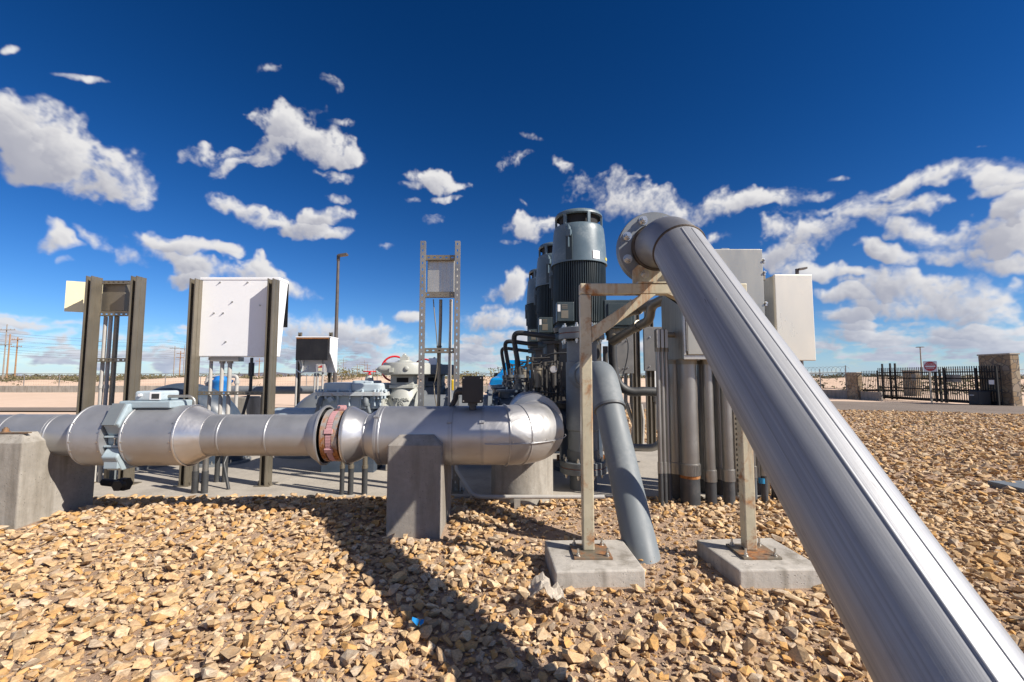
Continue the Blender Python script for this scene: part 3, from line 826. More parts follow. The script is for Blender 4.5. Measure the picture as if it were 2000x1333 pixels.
b = MB(); along(b, 378, 416, 0, extra=[(0, .262), (.5, .224), (1, .184), (1, .16)]); cone = b.build('cone_jacket', M['jacket_cone'], pl)
b = MB(); b.lathe((ax(378), YP, ZP), X, [(-.004, .262), (-.004, .268), (.008, .268), (.012, .262)], 64, False); b.build('cone_edge', M['jacket_cone'], cone)
jacket('pipe_jacket', 404, 442, RS + .001, M['jacket_dull'])
jacket('pipe_jacket', 442, 531, RS, M['jacket_dull'])
jacket('pipe_jacket', 531, 624, RS + .001, M['jacket_dull'])
# flared cones either side of the coupling
b = MB(); along(b, 612, 640, 0, extra=[(0, .178), (.25, .205), (.8, .252), (1, .258), (1, .245), (.7, .235)]); cl = b.build('cone_jacket', M['jacket_dull'], pl)
band(638, .2575, cl, .016)
b = MB(); b.lathe((ax(640) - .03, YP, ZP), X, [(0, .17), (0, .243)], 48, False); b.build('cone_shade_ring', M['black_inside'], cl)  # black ring painted as the shade inside the flared cone
b = MB(); along(b, 681, 722, 0, extra=[(0, .20), (0, .246), (.02, .252), (.12, .254), (.2, .248), (.62, .214), (.86, .186), (1, .182)]); cr = b.build('cone_jacket', M['jacket_cone'], pl)
band(686, .252, cr, .014)
jacket('pipe_jacket', 716, 730, RS + .002, M['jacket_dull'])
b = MB(); along(b, 722, 749, 0, extra=[(0, .182), (.15, .192), (.85, .246), (1, .253)]); c3 = b.build('cone_jacket', M['jacket'], pl)
band(746, RB, c3, .02, .75); 
j = jacket('pipe_jacket', 748, 882, RB, M['jacket'])
j = jacket('pipe_jacket', 882, 948, RB + .003, M['jacket'])
band(884, RB + .003, j, .02, .55); band(944, RB + .003, j, .02, .55); band(890, RB + .003, j, .008)
# elbow
x0 = ax(948); XB = ax(966); RBEND = .40
path = [Vector((x0, YP, ZP))]
NG = 18
for i in range(NG + 1):
    t = math.pi / 2 * i / NG; path.append(Vector((XB + RBEND * math.sin(t), YP + RBEND * (1 - math.cos(t)), ZP)))
path.append(Vector((XB + RBEND, YP + RBEND + .55, ZP)))
b = MB(); b.tube(path, RB + .004, 56, False, radii=[RB + .004 + .010 * math.sin(math.pi * min(max(i - 1, 0), 18) / 18) for i in range(len(path))])
el = b.build('elbow_jacket', M['jacket_bright'], pl)
b = MB()
b.tube([Vector((XB + (RBEND + RB + .022) * math.sin(t) * 1 , YP + RBEND - (RBEND + RB + .022) * math.cos(t), ZP - .045)) for t in [math.pi / 2 * i / 20 for i in range(21)]], .005, 6)
b.tube([Vector((x0 + .01, YP - RB - .003, ZP - .045)), Vector((XB, YP - RB - .016, ZP - .045))], .005, 6)
b.build('seam', M['jacket'], el)
for t in (.22, .52):
    b = MB(); c = Vector((XB + RBEND * math.sin(t), YP + RBEND * (1 - math.cos(t)), ZP)); d = Vector((math.cos(t), math.sin(t), 0))
    b.torus(c, d, RB + .014, .007, 56, 6); b.build('gore_seam', M['jacket_bright'], el)
b = MB()
for t, zz in ((.25, -.03), (.75, -.03), (1.2, -.03), (.9, -.06)):
    e = Vector((math.sin(t), -math.cos(t), 0)); b.mark().bolt(Vector((XB, YP + RBEND, ZP + zz)) + e * (RBEND + RB + .018), e, .006, .005, 0, False)
b.build_each('rivet', M['bolt'], el)
YD = YP + RBEND + .50
b = MB(); b.lathe((XB + RBEND, YD, ZP + .015), Y, [(0, .2), (0, .305), (.02, .31), (2.6, .31)], 56, False)
dj = b.build('header_jacket', M['jacket'], pl)
# coupling: rusty rings and a faded pink clamp
cp = MB(); 
for u, w, r in ((648.5, .042, .228), (671, .044, .228)):
    x = ax(u); cp.mark().lathe((x - w/2, YP, ZP), X, [(0, .15), (0, r), (w, r), (w, .15)], 56, False)
cp.build_each('coupling_ring', M['rust_ring'], pl)
b = MB(); x = ax(660); b.lathe((x - .034, YP, ZP), X, [(0, .15), (0, .205), (.068, .205), (.068, .15)], 48, False)
pk = b.build('pink_clamp', M['pink'], pl)
b = MB()
for a0, a1 in ((75, 18), (8, -24), (-32, -75)):
    n = 10; b.mark()
    for i in range(n):
        q0, q1 = RAD(a0 + (a1 - a0) * i / n), RAD(a0 + (a1 - a0) * (i + 1) / n); qm = (q0 + q1) / 2
        e = Vector((0, -math.cos(qm), math.sin(qm))); t = Vector((0, math.sin(qm), math.cos(qm)))
        b.box(Vector((x, YP, ZP)) + e * .214, X * .026, t * (.216 * abs(q1 - q0) / 2 * 1.02), e * .012)
for a in (14, -28):
    q = RAD(a); e = Vector((0, -math.cos(q), math.sin(q))); t = Vector((0, math.sin(q), math.cos(q)))
    b.mark().box(Vector((x + .002, YP, ZP)) + e * .224, X * .037, t * .020, e * .012)
b.build_each('clamp_segment', M['pink'], pk, bevel=.004)
b = MB(); q = RAD(84); e = Vector((0, -math.cos(q), math.sin(q))); b.cyl(Vector((x + .012, YP - .012, ZP)) + e * .235, Vector((x + .075, YP - .012, ZP)) + e * .235, .032, n=20)
b.build('clamp_lug', M['pink'], pk, bevel=.003)
b = MB(); b.bolt(Vector((x + .012, YP - .012, ZP)) + e * .235, -X, .015, .014, .01); b.cyl(Vector((x + .03, YP - .05, ZP + .24)), Vector((x + .03, YP - .075, ZP + .25)), .013, n=10); b.build('clamp_bolt', M['bolt'], pk)
b = MB()
for i in range(14):
    q = 2 * math.pi * i / 14; e = Vector((0, -math.cos(q), math.sin(q))); b.mark().cyl(Vector((ax(672), YP, ZP)) + e * .19, Vector((ax(688), YP, ZP)) + e * .19, .014, n=8)
b.build_each('coupling_stud', M['rust'], pl)
b = MB(); b.lathe((ax(672), YP, ZP), X, [(0, .168), (.09, .168)], 32, False); b.build('coupling_core', M['rust'], pl)

# pedestals
def pedestal(x0, x1, y0, y1, ztop, zb, label, mat):
    t = thing('concrete_pedestal', label, 'pedestal', ((x0 + x1) / 2, (y0 + y1) / 2, 0), 'concrete pedestals under the pipeline')
    c = .075; b = MB(); h = ztop - c
    v = [(x0,y0,zb),(x1,y0,zb),(x1,y1,zb),(x0,y1,zb),(x0,y0,h),(x1,y0,h),(x1,y1,h),(x0,y1,h),(x0+c,y0+c,ztop),(x1-c,y0+c,ztop),(x1-c,y1-c,ztop),(x0+c,y1-c,ztop)]
    b.add(v, [(0,3,2,1),(0,1,5,4),(1,2,6,5),(2,3,7,6),(3,0,4,7),(4,5,9,8),(5,6,10,9),(6,7,11,10),(7,4,8,11),(8,9,10,11)])
    o = b.build('block', mat, t, bevel=.014, seg=3); return t
p1 = pedestal(-1.01, -.575, 3.74, 4.42, P(820, 850, 3.82).z, -.2, 'tall concrete pedestal under the pipeline in front of the dented elbow', M['concrete_dark'])
p2 = pedestal(-4.70, -3.965, 3.74, 4.42, P(90, 846, 3.82).z, -.2, 'pale weathered concrete pedestal under the pipeline at the left edge', M['concrete'])
b = MB(); zt = P(90, 846, 3.82).z; b.bx(-4.27, -3.99, 3.80, 3.83, zt - .002, zt + .007); bk = b.build('strap_plate', M['rusty_plate'], p2)
b = MB(); b.bolt((-4.21, 3.83, zt + .007), Z, .022, .022, .012); b.build('strap_bolt', M['rusty_plate'], bk)
b = MB(); pc = (P(1020, 800, 4.86).x, 4.98, 0); b.lathe((pc[0], pc[1], -.1), Z, [(0, .33), (.1 + .50, .33), (.1 + .57, .33)], 64, True)
rp = b.build('round_pier', M['concrete'], base=pc); tag(rp, 'smooth round pale concrete pier under the dented elbow', 'pier')

# flow meter clamped into the pipeline
fm = thing('flow_meter', 'grey blue octagonal flow meter in the pipeline with a small display head', 'flow meter', (ax(262), YP, 0))
def octa(r, cut=.42): 
    return [(r*math.cos(a), r*math.sin(a)) for a in [math.pi/8 + math.pi/4*i for i in range(8)]]
b = MB(); xa, xb = ax(247), ax(281)
top = [(-.20, .02), (-.26, .12), (-.17, .285), (.17, .285), (.26, .12), (.20, .02)]
bot = [(-.20, -.075), (-.26, -.15), (-.19, -.272), (.19, -.272), (.26, -.15), (.20, -.075)][::-1]
b.prism(top, (xa + .01, YP, ZP), Y, Z, X * (xb - xa - .02)); hb = b.build('upper_casing', M['meter'], fm, bevel=.012)
b = MB(); b.prism(bot, (xa + .01, YP, ZP), Y, Z, X * (xb - xa - .02)); lb = b.build('lower_casing', M['meter'], fm, bevel=.012)
b = MB(); b.cyl((xa, YP, ZP), (xb, YP, ZP), .185, n=32); b.build('spool', M['meter'], fm)
b = MB(); b.mark().bx(xa, xb, YP - .225, YP - .18, ZP + .005, ZP + .02); b.mark().bx(xa, xb, YP - .225, YP - .18, ZP - .075, ZP - .06); fl = b.build_each('clamp_flange', M['meter'], fm, bevel=.003)[0]
b = MB(); b.mark().bolt(((xa+xb)/2, YP - .205, ZP + .005), -Z, .01, .012, .05); b.mark().bolt(((xa+xb)/2, YP - .205, ZP - .06), Z, .01, .012, .05); b.build_each('clamp_bolt', M['bolt'], fl)
b = MB(); b.bx(xa + .02, xb - .02, YP - .235, YP - .20, ZP - .25, ZP - .12); b.build('lower_plate', M['meter'], lb, bevel=.004)
b = MB(); b.prism([(-.135,.0),(.11,.0),(.11,.22),(.03,.26),(-.135,.26)], (0, YP - .20, ZP + .05), X*0.0 + Vector((1,0,0)), Z, Y * -.03)
# front nameplate panel
b = MB(); b.box((( xa + xb) / 2 - .01, YP - .222, ZP + .20), X * .055, Vector((0, .048, .088)), Vector((0, -.006, .003))); b.build('name_panel', M['pvc'], hb, bevel=.003)
zt = ZP + .285
b = MB(); b.bx(ax(254), ax(352), YP - .14, YP + .14, zt - .04, zt + .022); b.build('top_plate', M['meter'], fm, bevel=.012)
zt += .022
hx0, hx1 = ax(279), ax(328)
b = MB(); b.bx(hx0, hx1, YP - .12, YP + .12, zt, zt + .085); hd = b.build('display_head', M['cover'], fm, bevel=.02, seg=3)
b = MB(); b.bx(ax(313), ax(327), YP - .124, YP - .119, zt + .02, zt + .062); b.build('display_window', M['hose'], hd)
b = MB(); b.bx(ax(308), ax(329), YP - .121, YP - .115, zt + .008, zt + .075); b.build('display_bezel', M['white'], hd, bevel=.003)
b = MB(); b.cyl((ax(292), YP - .118, zt + .05), (ax(292), YP - .14, zt + .05), .012, n=12); b.build('knob', M['white'], hd)
b = MB(); b.tube(fillet([(ax(327), YP - .02, zt + .035), (ax(374), YP + .02, zt + .035), (ax(374), YP + .02, zt - .30)], .06, 6), .014, 10); b.build('signal_conduit', M['galv_light'], fm)

# black junction box on top of the pipeline
jb = thing('junction_box', 'square black junction box standing on the pipeline beside the pedestal', 'junction box', (px(923, 3.98), 3.98, ZP + RB))
q0, q1 = P(903, 785, 3.98), P(943, 737, 3.98)
b = MB(); b.bx(q0.x, q1.x, 3.94, 4.06, q0.z - .01, q1.z + .01); bx_ = b.build('box', M['black'], jb, bevel=.006)
b = MB()
for sx in (q0.x + .015, q1.x - .015):
    for sz in (q0.z + .008, q1.z - .008): b.mark().cyl((sx, 3.94, sz), (sx, 3.934, sz), .006, n=8)
b.build_each('cover_screw', M['bolt'], bx_)
b = MB(); cx = (q0.x + q1.x) / 2; b.cyl((cx, 4.0, ZP + RB - .02), (cx, 4.0, q0.z), .032); b.cyl((cx, 4.0, q0.z - .035), (cx, 4.0, q0.z - .008), .042, n=6); b.build('stem', M['hose'], jb)
b = MB(); b.tube(fillet([(q0.x, 4.02, q0.z + .09), (q0.x - .06, 4.02, q0.z + .09), (q0.x - .07, 4.06, q0.z + .02), (q0.x - .18, 4.2, q0.z - .16), (q0.x - .3, 4.6, .1)], .05, 5), .024, 12); b.cyl((q0.x + .005, 4.02, q0.z + .09), (q0.x - .05, 4.02, q0.z + .09), .034, n=14); b.build('flexible_conduit', M['hose'], jb)

# ------------------------------------------------------------------ leaning steel pipe on its rusty frame
XL, RL = 1.060, .160
DL = Vector((0, -.7376, -.6753))
pA = Vector((XL, .8918, .3259))
def lean(y): return pA + DL * ((y - pA.y) / DL.y)
W = lean(2.83)
RBN = .56; aB = math.atan2(.6753, .7376)
zF = W.z + RBN * (1 - math.cos(aB)); yE = W.y + RBN * math.sin(aB)
def scored_steel(name, rot):
    t = NT(name)
    s1 = t.noise(1.0, 4, .6, stretch=(26, 26, .25), rot=rot); s2 = t.noise(1.0, 5, .7, stretch=(85, 85, .7), rot=rot, off=(4, 2, 1)); s3 = t.noise(1.0, 3, .6, stretch=(150, 150, 1.6), rot=rot, off=(9, 5, 3))
    cc = t.ramp(s1, [(.3, (.265, .275, .295)), (.5, (.315, .325, .345)), (.7, (.37, .378, .395))])
    cc = t.mix(t.ramp(s2, [(.38, .34), (.50, 0)]), cc, (.20, .20, .205))
    cc = t.mix(t.ramp(s3, [(.58, 0), (.72, .32)]), cc, (.50, .50, .51))
    dr = t.noise(1.0, 8, .72, stretch=(9, 9, 2.2), rot=rot, dist=1.2); cl = t.noise(1.3, 3, .5)
    m = t.math('MULTIPLY', t.ramp(dr, [(.62, 0), (.67, 1)]), t.ramp(cl, [(.50, 0), (.60, .8)]))
    cc = t.mix(m, cc, (.075, .05, .03)); sm = t.noise(3.2, 7, .7, dist=.8); cc = t.mix(t.ramp(sm, [(.5, 0), (.75, .35)]), cc, (.20, .19, .19))
    t.set('Base Color', cc); t.set('Metallic', t.math('SUBTRACT', .56, t.math('MULTIPLY', m, .5)))
    t.set('Roughness', t.ramp(s2, [(.3, .70), (.55, .54), (.75, .60)])); t.set('Normal', t.bump(s3, .12, .002, t.bump(s2, .18, .003, t.bump(t.noise(140, 4), .1, .001)))); return t.m
M['steel_pipe'] = scored_steel('bare steel pipe', (RAD(90 - 42.47), 0, 0))
M['flange_steel'] = sheet_metal('flange steel', (.21, .225, .235), .45, .55, dirt=.25, dirtc=(.14,.11,.09))
M['steel_elbow'] = sheet_metal('bare steel elbow', (.33, .33, .335), .46, .7, dirt=.22, dirtc=(.16,.11,.08))
M['weld'] = paint('scorched weld', (.065, .052, .042), .55, .6, .35, bump=.8, bscale=60)
lp = thing('discharge_pipe', 'thick bare steel pipe leaning down towards the camera from a bolted flange', 'pipe', (XL, 3.2, 0))
b = MB(); b.lathe(W, DL, [(0, RL), (3.6, RL)], 96, True); sp = b.build('pipe', M['steel_pipe'], lp)
e2 = Vector((0, .6753, -.7376))   # a direction square to the pipe, under it
b = MB()
for a, w in ((RAD(-11), .009), (RAD(11), .0065)):
    up = Vector((math.sin(a), 0, 0)) - e2 * math.cos(a)
    b.mark().tube([W + up * (RL - w * .45) + DL * s for s in np.linspace(.03, 3.5, 60)], w, 6)
b.build_each('weld_seam', M['steel_pipe'], sp)
b = MB(); pts = []
for i in range(15):
    t = aB * i / 14; pts.append(Vector((XL, yE - RBN * math.sin(t), zF - RBN * (1 - math.cos(t)))))
YF = yE + .10
b.tube([Vector((XL, YF, zF))] + pts, RL - .001, 72, False); b.build('elbow', M['steel_elbow'], lp)
b = MB(); b.torus(W, DL, RL - .002, .011, 72, 8); b.build('weld_bead', M['weld'], lp)
b = MB(); b.torus((XL, YF - .012, zF), Y, RL + .002, .017, 72, 8); b.build('weld_bead', M['weld'], lp)
RF = .272
b = MB(); b.lathe((XL, YF, zF), Y, [(0, .1), (0, RF - .004), (.004, RF), (.030, RF), (.032, RF - .004)], 96, False); fo = b.build('flange', M['flange_steel'], lp)
b = MB(); b.lathe((XL, YF + .036, zF), Y, [(0, RF - .004), (.004, RF), (.040, RF), (.044, RF - .004)], 96, True); b.build('blind_flange', M['flange_steel'], lp)
b = MB(); b.lathe((XL, YF + .031, zF), Y, [(0, RF - .03), (.006, RF - .03)], 64, False); b.build('gasket', M['gasket'], lp)
for i in range(8):
    a = RAD(22.5 + 45 * i); q = Vector((XL + .222 * math.cos(a), YF, zF + .222 * math.sin(a)))
    b = MB(); b.cyl(q, q - Y * .006, .034, n=20); b.cyl(q - Y * .006, q - Y * .034, .026, n=6); b.cyl(q - Y * .034, q - Y * .05, .016, n=14)
    b.cyl(q + Y * .08, q + Y * .105, .026, n=6); b.build('flange_bolt', M['bolt'], fo)

YFR = 3.18
fr = thing('support_frame', 'rusty steel frame of two posts and a crossbeam holding up the flange', 'frame', (XL, YFR, .12))
zb, w = .135, .077
zbt = P(1150, 553, YFR - .046).z
xl, xr = .515, 2 * XL - .515
def bm(name, p0, p1, up=None, ww=w):
    b = MB(); b.bar(p0, p1, ww, ww, up); return b.build(name, M['rusty'], fr, bevel=.008)
for xx in (xl, xr): 
    bm('post', (xx, YFR, zb), (xx, YFR, zbt - w - .001))
bm('crossbeam', (xl - w/2, YFR, zbt - w/2), (xr + w/2, YFR, zbt - w/2), Z)
zc = P(1165, 655, YFR).z
for s, xx in ((1, xl), (-1, xr)):
    b = MB(); x1 = xx + s * .44; zt_ = zbt - w - .0005
    c = Vector((0, YFR - .038, 0))
    h = w * .5 * 1.414
    o = [(xx + s * (w/2 + .001), zc - h), (xx + s * (w/2 + .001), zc + h), (x1 - h, zt_), (x1 + h, zt_)]
    b.prism([(p[0], p[1]) for p in o], (0, YFR - .037, 0), X, Z, Y * .074); b.build('brace', M['rusty'], fr, bevel=.006)
b = MB()
b.prism([(-.175, -.0), (.175, 0), (.175, .125), (.135, .165), (-.135, .165), (-.175, .125)], (XL, YF - .016, zbt + .002), X, Z, Y * .014); 
sd = b.build('saddle_plate', M['rusty'], fr, bevel=.002)
b = MB(); b.bx(XL - .18, XL + .18, YFR - .044, YFR + .044, zbt + .0005, zbt + .010); b.build('saddle_foot', M['rusty'], sd)
b = MB()
for a in (247.5, 292.5):
    q = Vector((XL + .222 * math.cos(RAD(a)), YF - .016, zF + .222 * math.sin(RAD(a)))); b.mark().bolt(q, -Y, .024, .022, .012)
b.build_each('saddle_bolt', M['bolt'], sd)
for xx, rot in ((xl, .10), (xr, -.10)):
    b = MB(); b.box((xx + .01, YFR - .03, zb - .007), X * .125, Y * .125, Z * .0075); bp = b.build('base_plate', M['rusty_plate'], fr, bevel=.003)
    b = MB()
    for dx in (-.095, .095):
        for dy in (-.095, .095): b.mark().bolt((xx + .01 + dx, YFR - .03 + dy, zb), Z, .013, .014, .03)
    b.build_each('anchor_bolt', M['bolt'], bp)
def footing(pts, z1, label):
    b = MB(); n = 4
    b.add([(x, y, -.15) for x, y in pts] + [(x, y, z1) for x, y in pts], [(3,2,1,0),(4,5,6,7),(0,1,5,4),(1,2,6,5),(2,3,7,6),(3,0,4,7)])
    o = b.build('concrete_footing', M['concrete_block'], base=(sum(p[0] for p in pts)/4, sum(p[1] for p in pts)/4, 0), bevel=.010, seg=2)
    tag(o, label, 'footing', 'square concrete footings of the rusty frame')
footing([(.262, 2.85), (.815, 2.88), (.80, 3.40), (.235, 3.385)], .12, 'square concrete footing with a rust stain under the left post of the rusty frame')
footing([(1.385, 2.875), (1.925, 2.89), (1.90, 3.44), (1.335, 3.40)], .12, 'square concrete footing partly behind the leaning steel pipe')

# ------------------------------------------------------------------ grey plastic standpipe with a leaning leg
gp = thing('standpipe', 'grey plastic standpipe with a tee and a thick leg slanting into the gravel', 'standpipe', (.80, 5.25, PAD_Z))
XG, YG = .805, 5.25
RG = .172
def gz(v): return P(1135, v, YG).z
b = MB(); b.cyl((XG, YG, gz(800)), (XG, YG, gz(668)), RG, n=40); b.build('riser', M['pvc'], gp)
b = MB(); b.lathe((XG, YG, gz(882)), Z, [(0, RG - .03), (0, RG - .005), (gz(838) - gz(882) - .02, RG - .005), (gz(838) - gz(882), RG + .012), (gz(708) - gz(882), RG + .012), (gz(706) - gz(882), RG - .02)], 48, False); te = b.build('tee', M['pvc'], gp)
b = MB(); b.lathe((XG, YG, gz(812)), Z, [(0, RG + .0121), (0, RG + .016), (.012, RG + .016), (.012, RG + .0121)], 48, False); b.build('tee_lip', M['pvc'], te)
def flange_pair(parent, name, z0, r, mat, gasket=True, n=8, up=1):
    b = MB(); b.lathe((XG, YG, z0), Z, [(0, RG), (0, r - .004), (.004, r), (.058, r), (.062, r - .004), (.062, .001)], 48, False); f = b.build(name, mat, parent)
    b = MB(); b.lathe((XG, YG, z0 + .064), Z, [(-.002, r - .01), (.006, r - .01)], 48, False); b.build('gasket', M['gasket'], f)
    b = MB(); b.lathe((XG, YG, z0 + .070), Z, [(0, .001), (0, r - .004), (.004, r), (.056, r), (.062, r - .006), (.062, .001)], 48, False); b.build('flange_half', mat, f)
    b = MB()
    for i in range(n):
        a = 2 * math.pi * (i + .5) / n; q = Vector((XG + (r - .045) * math.cos(a), YG + (r - .045) * math.sin(a), z0))
        b.mark().cyl(q - Z * .03, q, .02, n=6); b.cyl(q + Z * .132, q + Z * .16, .02, n=6); b.cyl(q - Z * .05, q + Z * .18, .011, n=8)
    b.build_each('flange_bolt', M['bolt'], f)
flange_pair(gp, 'top_flange', gz(664), .262, M['pvc'])
flange_pair(gp, 'bottom_flange', gz(922), .262, M['pvc_dark'])
b = MB(); b.cyl((XG, YG, gz(905)), (XG, YG, gz(878)), RG + .003, n=40); b.cyl((XG, YG, gz(880)), (XG, YG, gz(845)), RG - .022, n=40); b.build('lower_riser', M['pvc_dark'], gp)
b = MB(); b.cyl((XG, YG, 0), (XG, YG, gz(922)), RG - .02, n=40); b.build('base_stub', M['pvc_dark'], gp)
dG = Vector((.0626, -.5538, -.8303)).normalized(); pG = Vector((1.043 * .813, 5 * .813, 1.3 + (1.048 - 1.3) * .813)); RK = .122
zc = 1.31; cG = pG + dG * ((zc - pG.z) / dG.z)
bo = Vector((XG - .01, YG - .05, zc + .0))
b = MB(); d = (cG - bo).normalized(); b.lathe(bo, d, [(0, .16), (.34, .16), (.36, .15), (.36, RK)], 40, False); b.build('tee_branch', M['pvc'], gp)
pth = fillet([bo + d * .3, cG, cG + dG * .36], .20, 12)
b = MB(); b.tube(pth, RK + .012, 44, True); eb = b.build('leg_elbow', M['pvc'], gp)
b = MB(); b.lathe(cG + dG * .345, dG, [(0, RK), (0, RK + .018), (.022, RK + .018), (.022, RK)], 44, False); b.build('elbow_lip', M['pvc_dark'], eb)
b = MB(); b.cyl(cG + dG * .34, cG + dG * 1.78, RK, n=48); b.build('leaning_leg', M['pvc'], gp)

# ------------------------------------------------------------------ vertical pumps with tall motors (one built, two copied)
PX, PY = .957, 6.40
pumps_group = 'vertical pumps in a row'
pm = thing('vertical_pump', 'nearest and tallest of the blue grey vertical pump motors behind the rusty frame', 'pump', (PX, PY, PAD_Z), pumps_group)
def mz(v): return P(1133, v, PY - .36).z
C = Vector((PX, PY, 0))
def ml(name, prof, mat, parent=None, n=64, caps=False, sharp=28):
    b = MB(); b.lathe((PX, PY, 0), Z, prof, n, caps, sharp); return b.build(name, mat, parent or pm)
zs0, zs1 = mz(509), mz(432)     # shroud bottom, top
cap = ml('motor_cap', [(mz(413), .315), (mz(411), .338), (mz(408), .336), (mz(404), .315), (mz(401.5), .25), (mz(400.5), .12), (mz(400.3), .001)], M['motor'], sharp=60)
ml('cap_core', [(zs1 - .05, .27), (mz(412), .27)], M['black_inside'], cap)  # black core painted as the shade behind the vents
b = MB()
for i in range(6):
    a = 2 * math.pi * i / 6 + RAD(-73); e = Vector((math.cos(a), math.sin(a), 0)); t = Vector((-math.sin(a), math.cos(a), 0))
    b.mark().box(C + e * .322 + Z * ((zs1 + mz(411)) / 2), e * .016, t * .022, Z * ((mz(411) - zs1) / 2 + .004))
b.build_each('vent_rib', M['motor'], cap, bevel=.005)
sh = ml('fan_shroud', [(zs0, .375), (zs0, .392), (zs0 + .03, .390), (mz(470), .376), (mz(445), .362), (zs1 - .02, .352), (zs1, .340), (zs1 + .002, .28)], M['motor'])
ml('shroud_lip', [(zs0 - .002, .392), (zs0 - .002, .397), (zs0 + .012, .397), (zs0 + .012, .391)], M['motor'], sh)
zm0 = mz(634)
core = ml('motor_body', [(zm0, .05), (zm0, .335), (zs0 + .02, .335)], M['motor_dark'])
b = MB()
for i in range(76):
    a = 2 * math.pi * i / 76
    e = Vector((math.cos(a), math.sin(a), 0)); t = Vector((-math.sin(a), math.cos(a), 0))
    b.box(C + e * .352 + Z * ((zm0 + .05 + zs0) / 2), e * .022, t * .0045, Z * ((zs0 - zm0 - .05) / 2 + .005))
b.build('cooling_fins', M['motor_dark'], core)
ml('motor_foot', [(zm0 - .08, .05), (zm0 - .08, .36), (zm0 - .02, .375), (zm0 + .02, .34), (zm0 + .04, .335)], M['motor_dark'])
def at_ang(a, r, z): return Vector((PX + r * math.cos(a), PY + r * math.sin(a), z))
# lifting bracket and a dark block painted as the shaded slot under it, at the left of the front
for a, zz in ((RAD(-118), mz(452)), (RAD(170), mz(520))):
    e = Vector((math.cos(a), math.sin(a), 0)); t = Vector((-math.sin(a), math.cos(a), 0))
    b = MB(); b.box(at_ang(a, .395, zz - .02), e * .03, t * .035, Z * .045); b.box(at_ang(a, .405, zz - .12), e * .02, t * .008, Z * .1)
    b.box(at_ang(a, .405, zz + .05), e * .02, t * .010, Z * .04); b.cyl(at_ang(a, .40, zz + .02), at_ang(a, .40, zz + .06), .03, n=10)
    lg = b.build('lifting_bracket', M['motor'], sh, bevel=.006)
    b = MB(); b.box(at_ang(a, .374, zz - .21), e * .022, t * .045, Z * .17); b.build('slot_shade_block', M['motor_dark'], sh)
b = MB(); a = RAD(-62); e = Vector((math.cos(a), math.sin(a), 0)); t = Vector((-math.sin(a), math.cos(a), 0))
b.box(at_ang(a, .389, mz(497)), e * .004, t * .055, Z * .055 + e * -.001); b.build('name_plate', M['plate'], sh)
b = MB(); a = RAD(-26); e = Vector((math.cos(a), math.sin(a), 0)); t = Vector((-math.sin(a), math.cos(a), 0))
b.box(at_ang(a, .391, mz(500)), e * .003, t * .035, Z * .02); b.build('warning_sticker', M['sticker_yellow'], sh)
# small junction box on the front of the motor
b = MB(); qa, qb = P(1088, 628, PY - .46), P(1121, 590, PY - .46)
b.bx(qa.x, qb.x, PY - .46, PY - .30, qa.z, qb.z); fb = b.build('terminal_box', M['motor_dark'], pm, bevel=.008)
b = MB(); 
for (x0_, x1_, z0_, z1_) in ((.28,.62,.66,.70),(.28,.62,.74,.78),(.28,.62,.82,.86),(.25,.66,.16,.56)):
    b.mark().bx(qa.x + (qb.x-qa.x)*x0_, qa.x + (qb.x-qa.x)*x1_, PY - .4635, PY - .4605, qa.z + (qb.z-qa.z)*z0_, qa.z + (qb.z-qa.z)*z1_)
b.build_each('data_plate', M['galv'], fb)
b = MB(); b.bx(qa.x + (qb.x-qa.x)*.04, qa.x + (qb.x-qa.x)*.2, PY - .4635, PY - .4605, qa.z + (qb.z-qa.z)*.5, qa.z + (qb.z-qa.z)*.86); b.build('sticker', M['sticker'], fb)
# big terminal box at the right of the motor, with its cone and flexible conduit
b = MB(); tx0, tx1 = PX + .30, PX + .72
b.bx(tx0, tx1, PY - .24, PY + .24, mz(640), mz(583)); tb = b.build('power_terminal_box', M['motor_dark'], pm, bevel=.012)
b = MB(); b.bx(tx0 + .05, tx1 - .05, PY - .256, PY - .241, mz(634), mz(590)); b.build('box_cover', M['motor_dark'], tb, bevel=.006)
b = MB(); cx = PX + .44
b.cyl((cx, PY - .1, mz(652)), (cx, PY - .1, mz(640)), .10, n=8); b.cyl((cx, PY - .1, mz(662)), (cx, PY - .1, mz(652)), .085, n=20); b.build('conduit_gland', M['galv'], tb)
b = MB(); b.tube(bez((cx, PY - .1, mz(660)), (cx - .02, PY - .1, mz(735)), (cx + .02, PY - .12, mz(775)), (cx + .40, PY - .1, mz(766)), 16) + [Vector((cx + .75, PY - .05, mz(768)))], .062, 16); b.build('power_conduit', M['hose'], tb)
# pump head
zh = mz(640)
hd = MB(); hd.lathe((PX, PY, 0), Z, [(zh - .10, .05), (zh - .10, .33), (zh - .05, .33), (zh - .05, .05)], 48, False)
for i in range(4):
    a = RAD(45 + 90 * i); e = Vector((math.cos(a), math.sin(a), 0)); t = Vector((-math.sin(a), math.cos(a), 0))
    hd.box(C + e * .24 + Z * (zh - .5), e * .03, t * .13, Z * .42)
hd.lathe((PX, PY, 0), Z, [(.86, .05), (.86, .36), (.93, .36), (.95, .30), (.97, .05)], 48, False)
hd.build('pump_head', M['pump_metal'], pm)
b = MB(); b.cyl((PX, PY, .97), (PX, PY, zh - .05), .055, n=16); b.cyl((PX, PY, 1.3), (PX, PY, 1.42), .09, n=16); b.cyl((PX, PY, .97), (PX, PY, 1.15), .12, n=20); b.build('shaft', M['galv_light'], pm)
ml('discharge_head', [(PAD_Z + .0, .40), (PAD_Z + .05, .40), (PAD_Z + .05, .30), (.55, .29), (.86, .30)], M['pump_dark'])
b = MB()
zd = .72
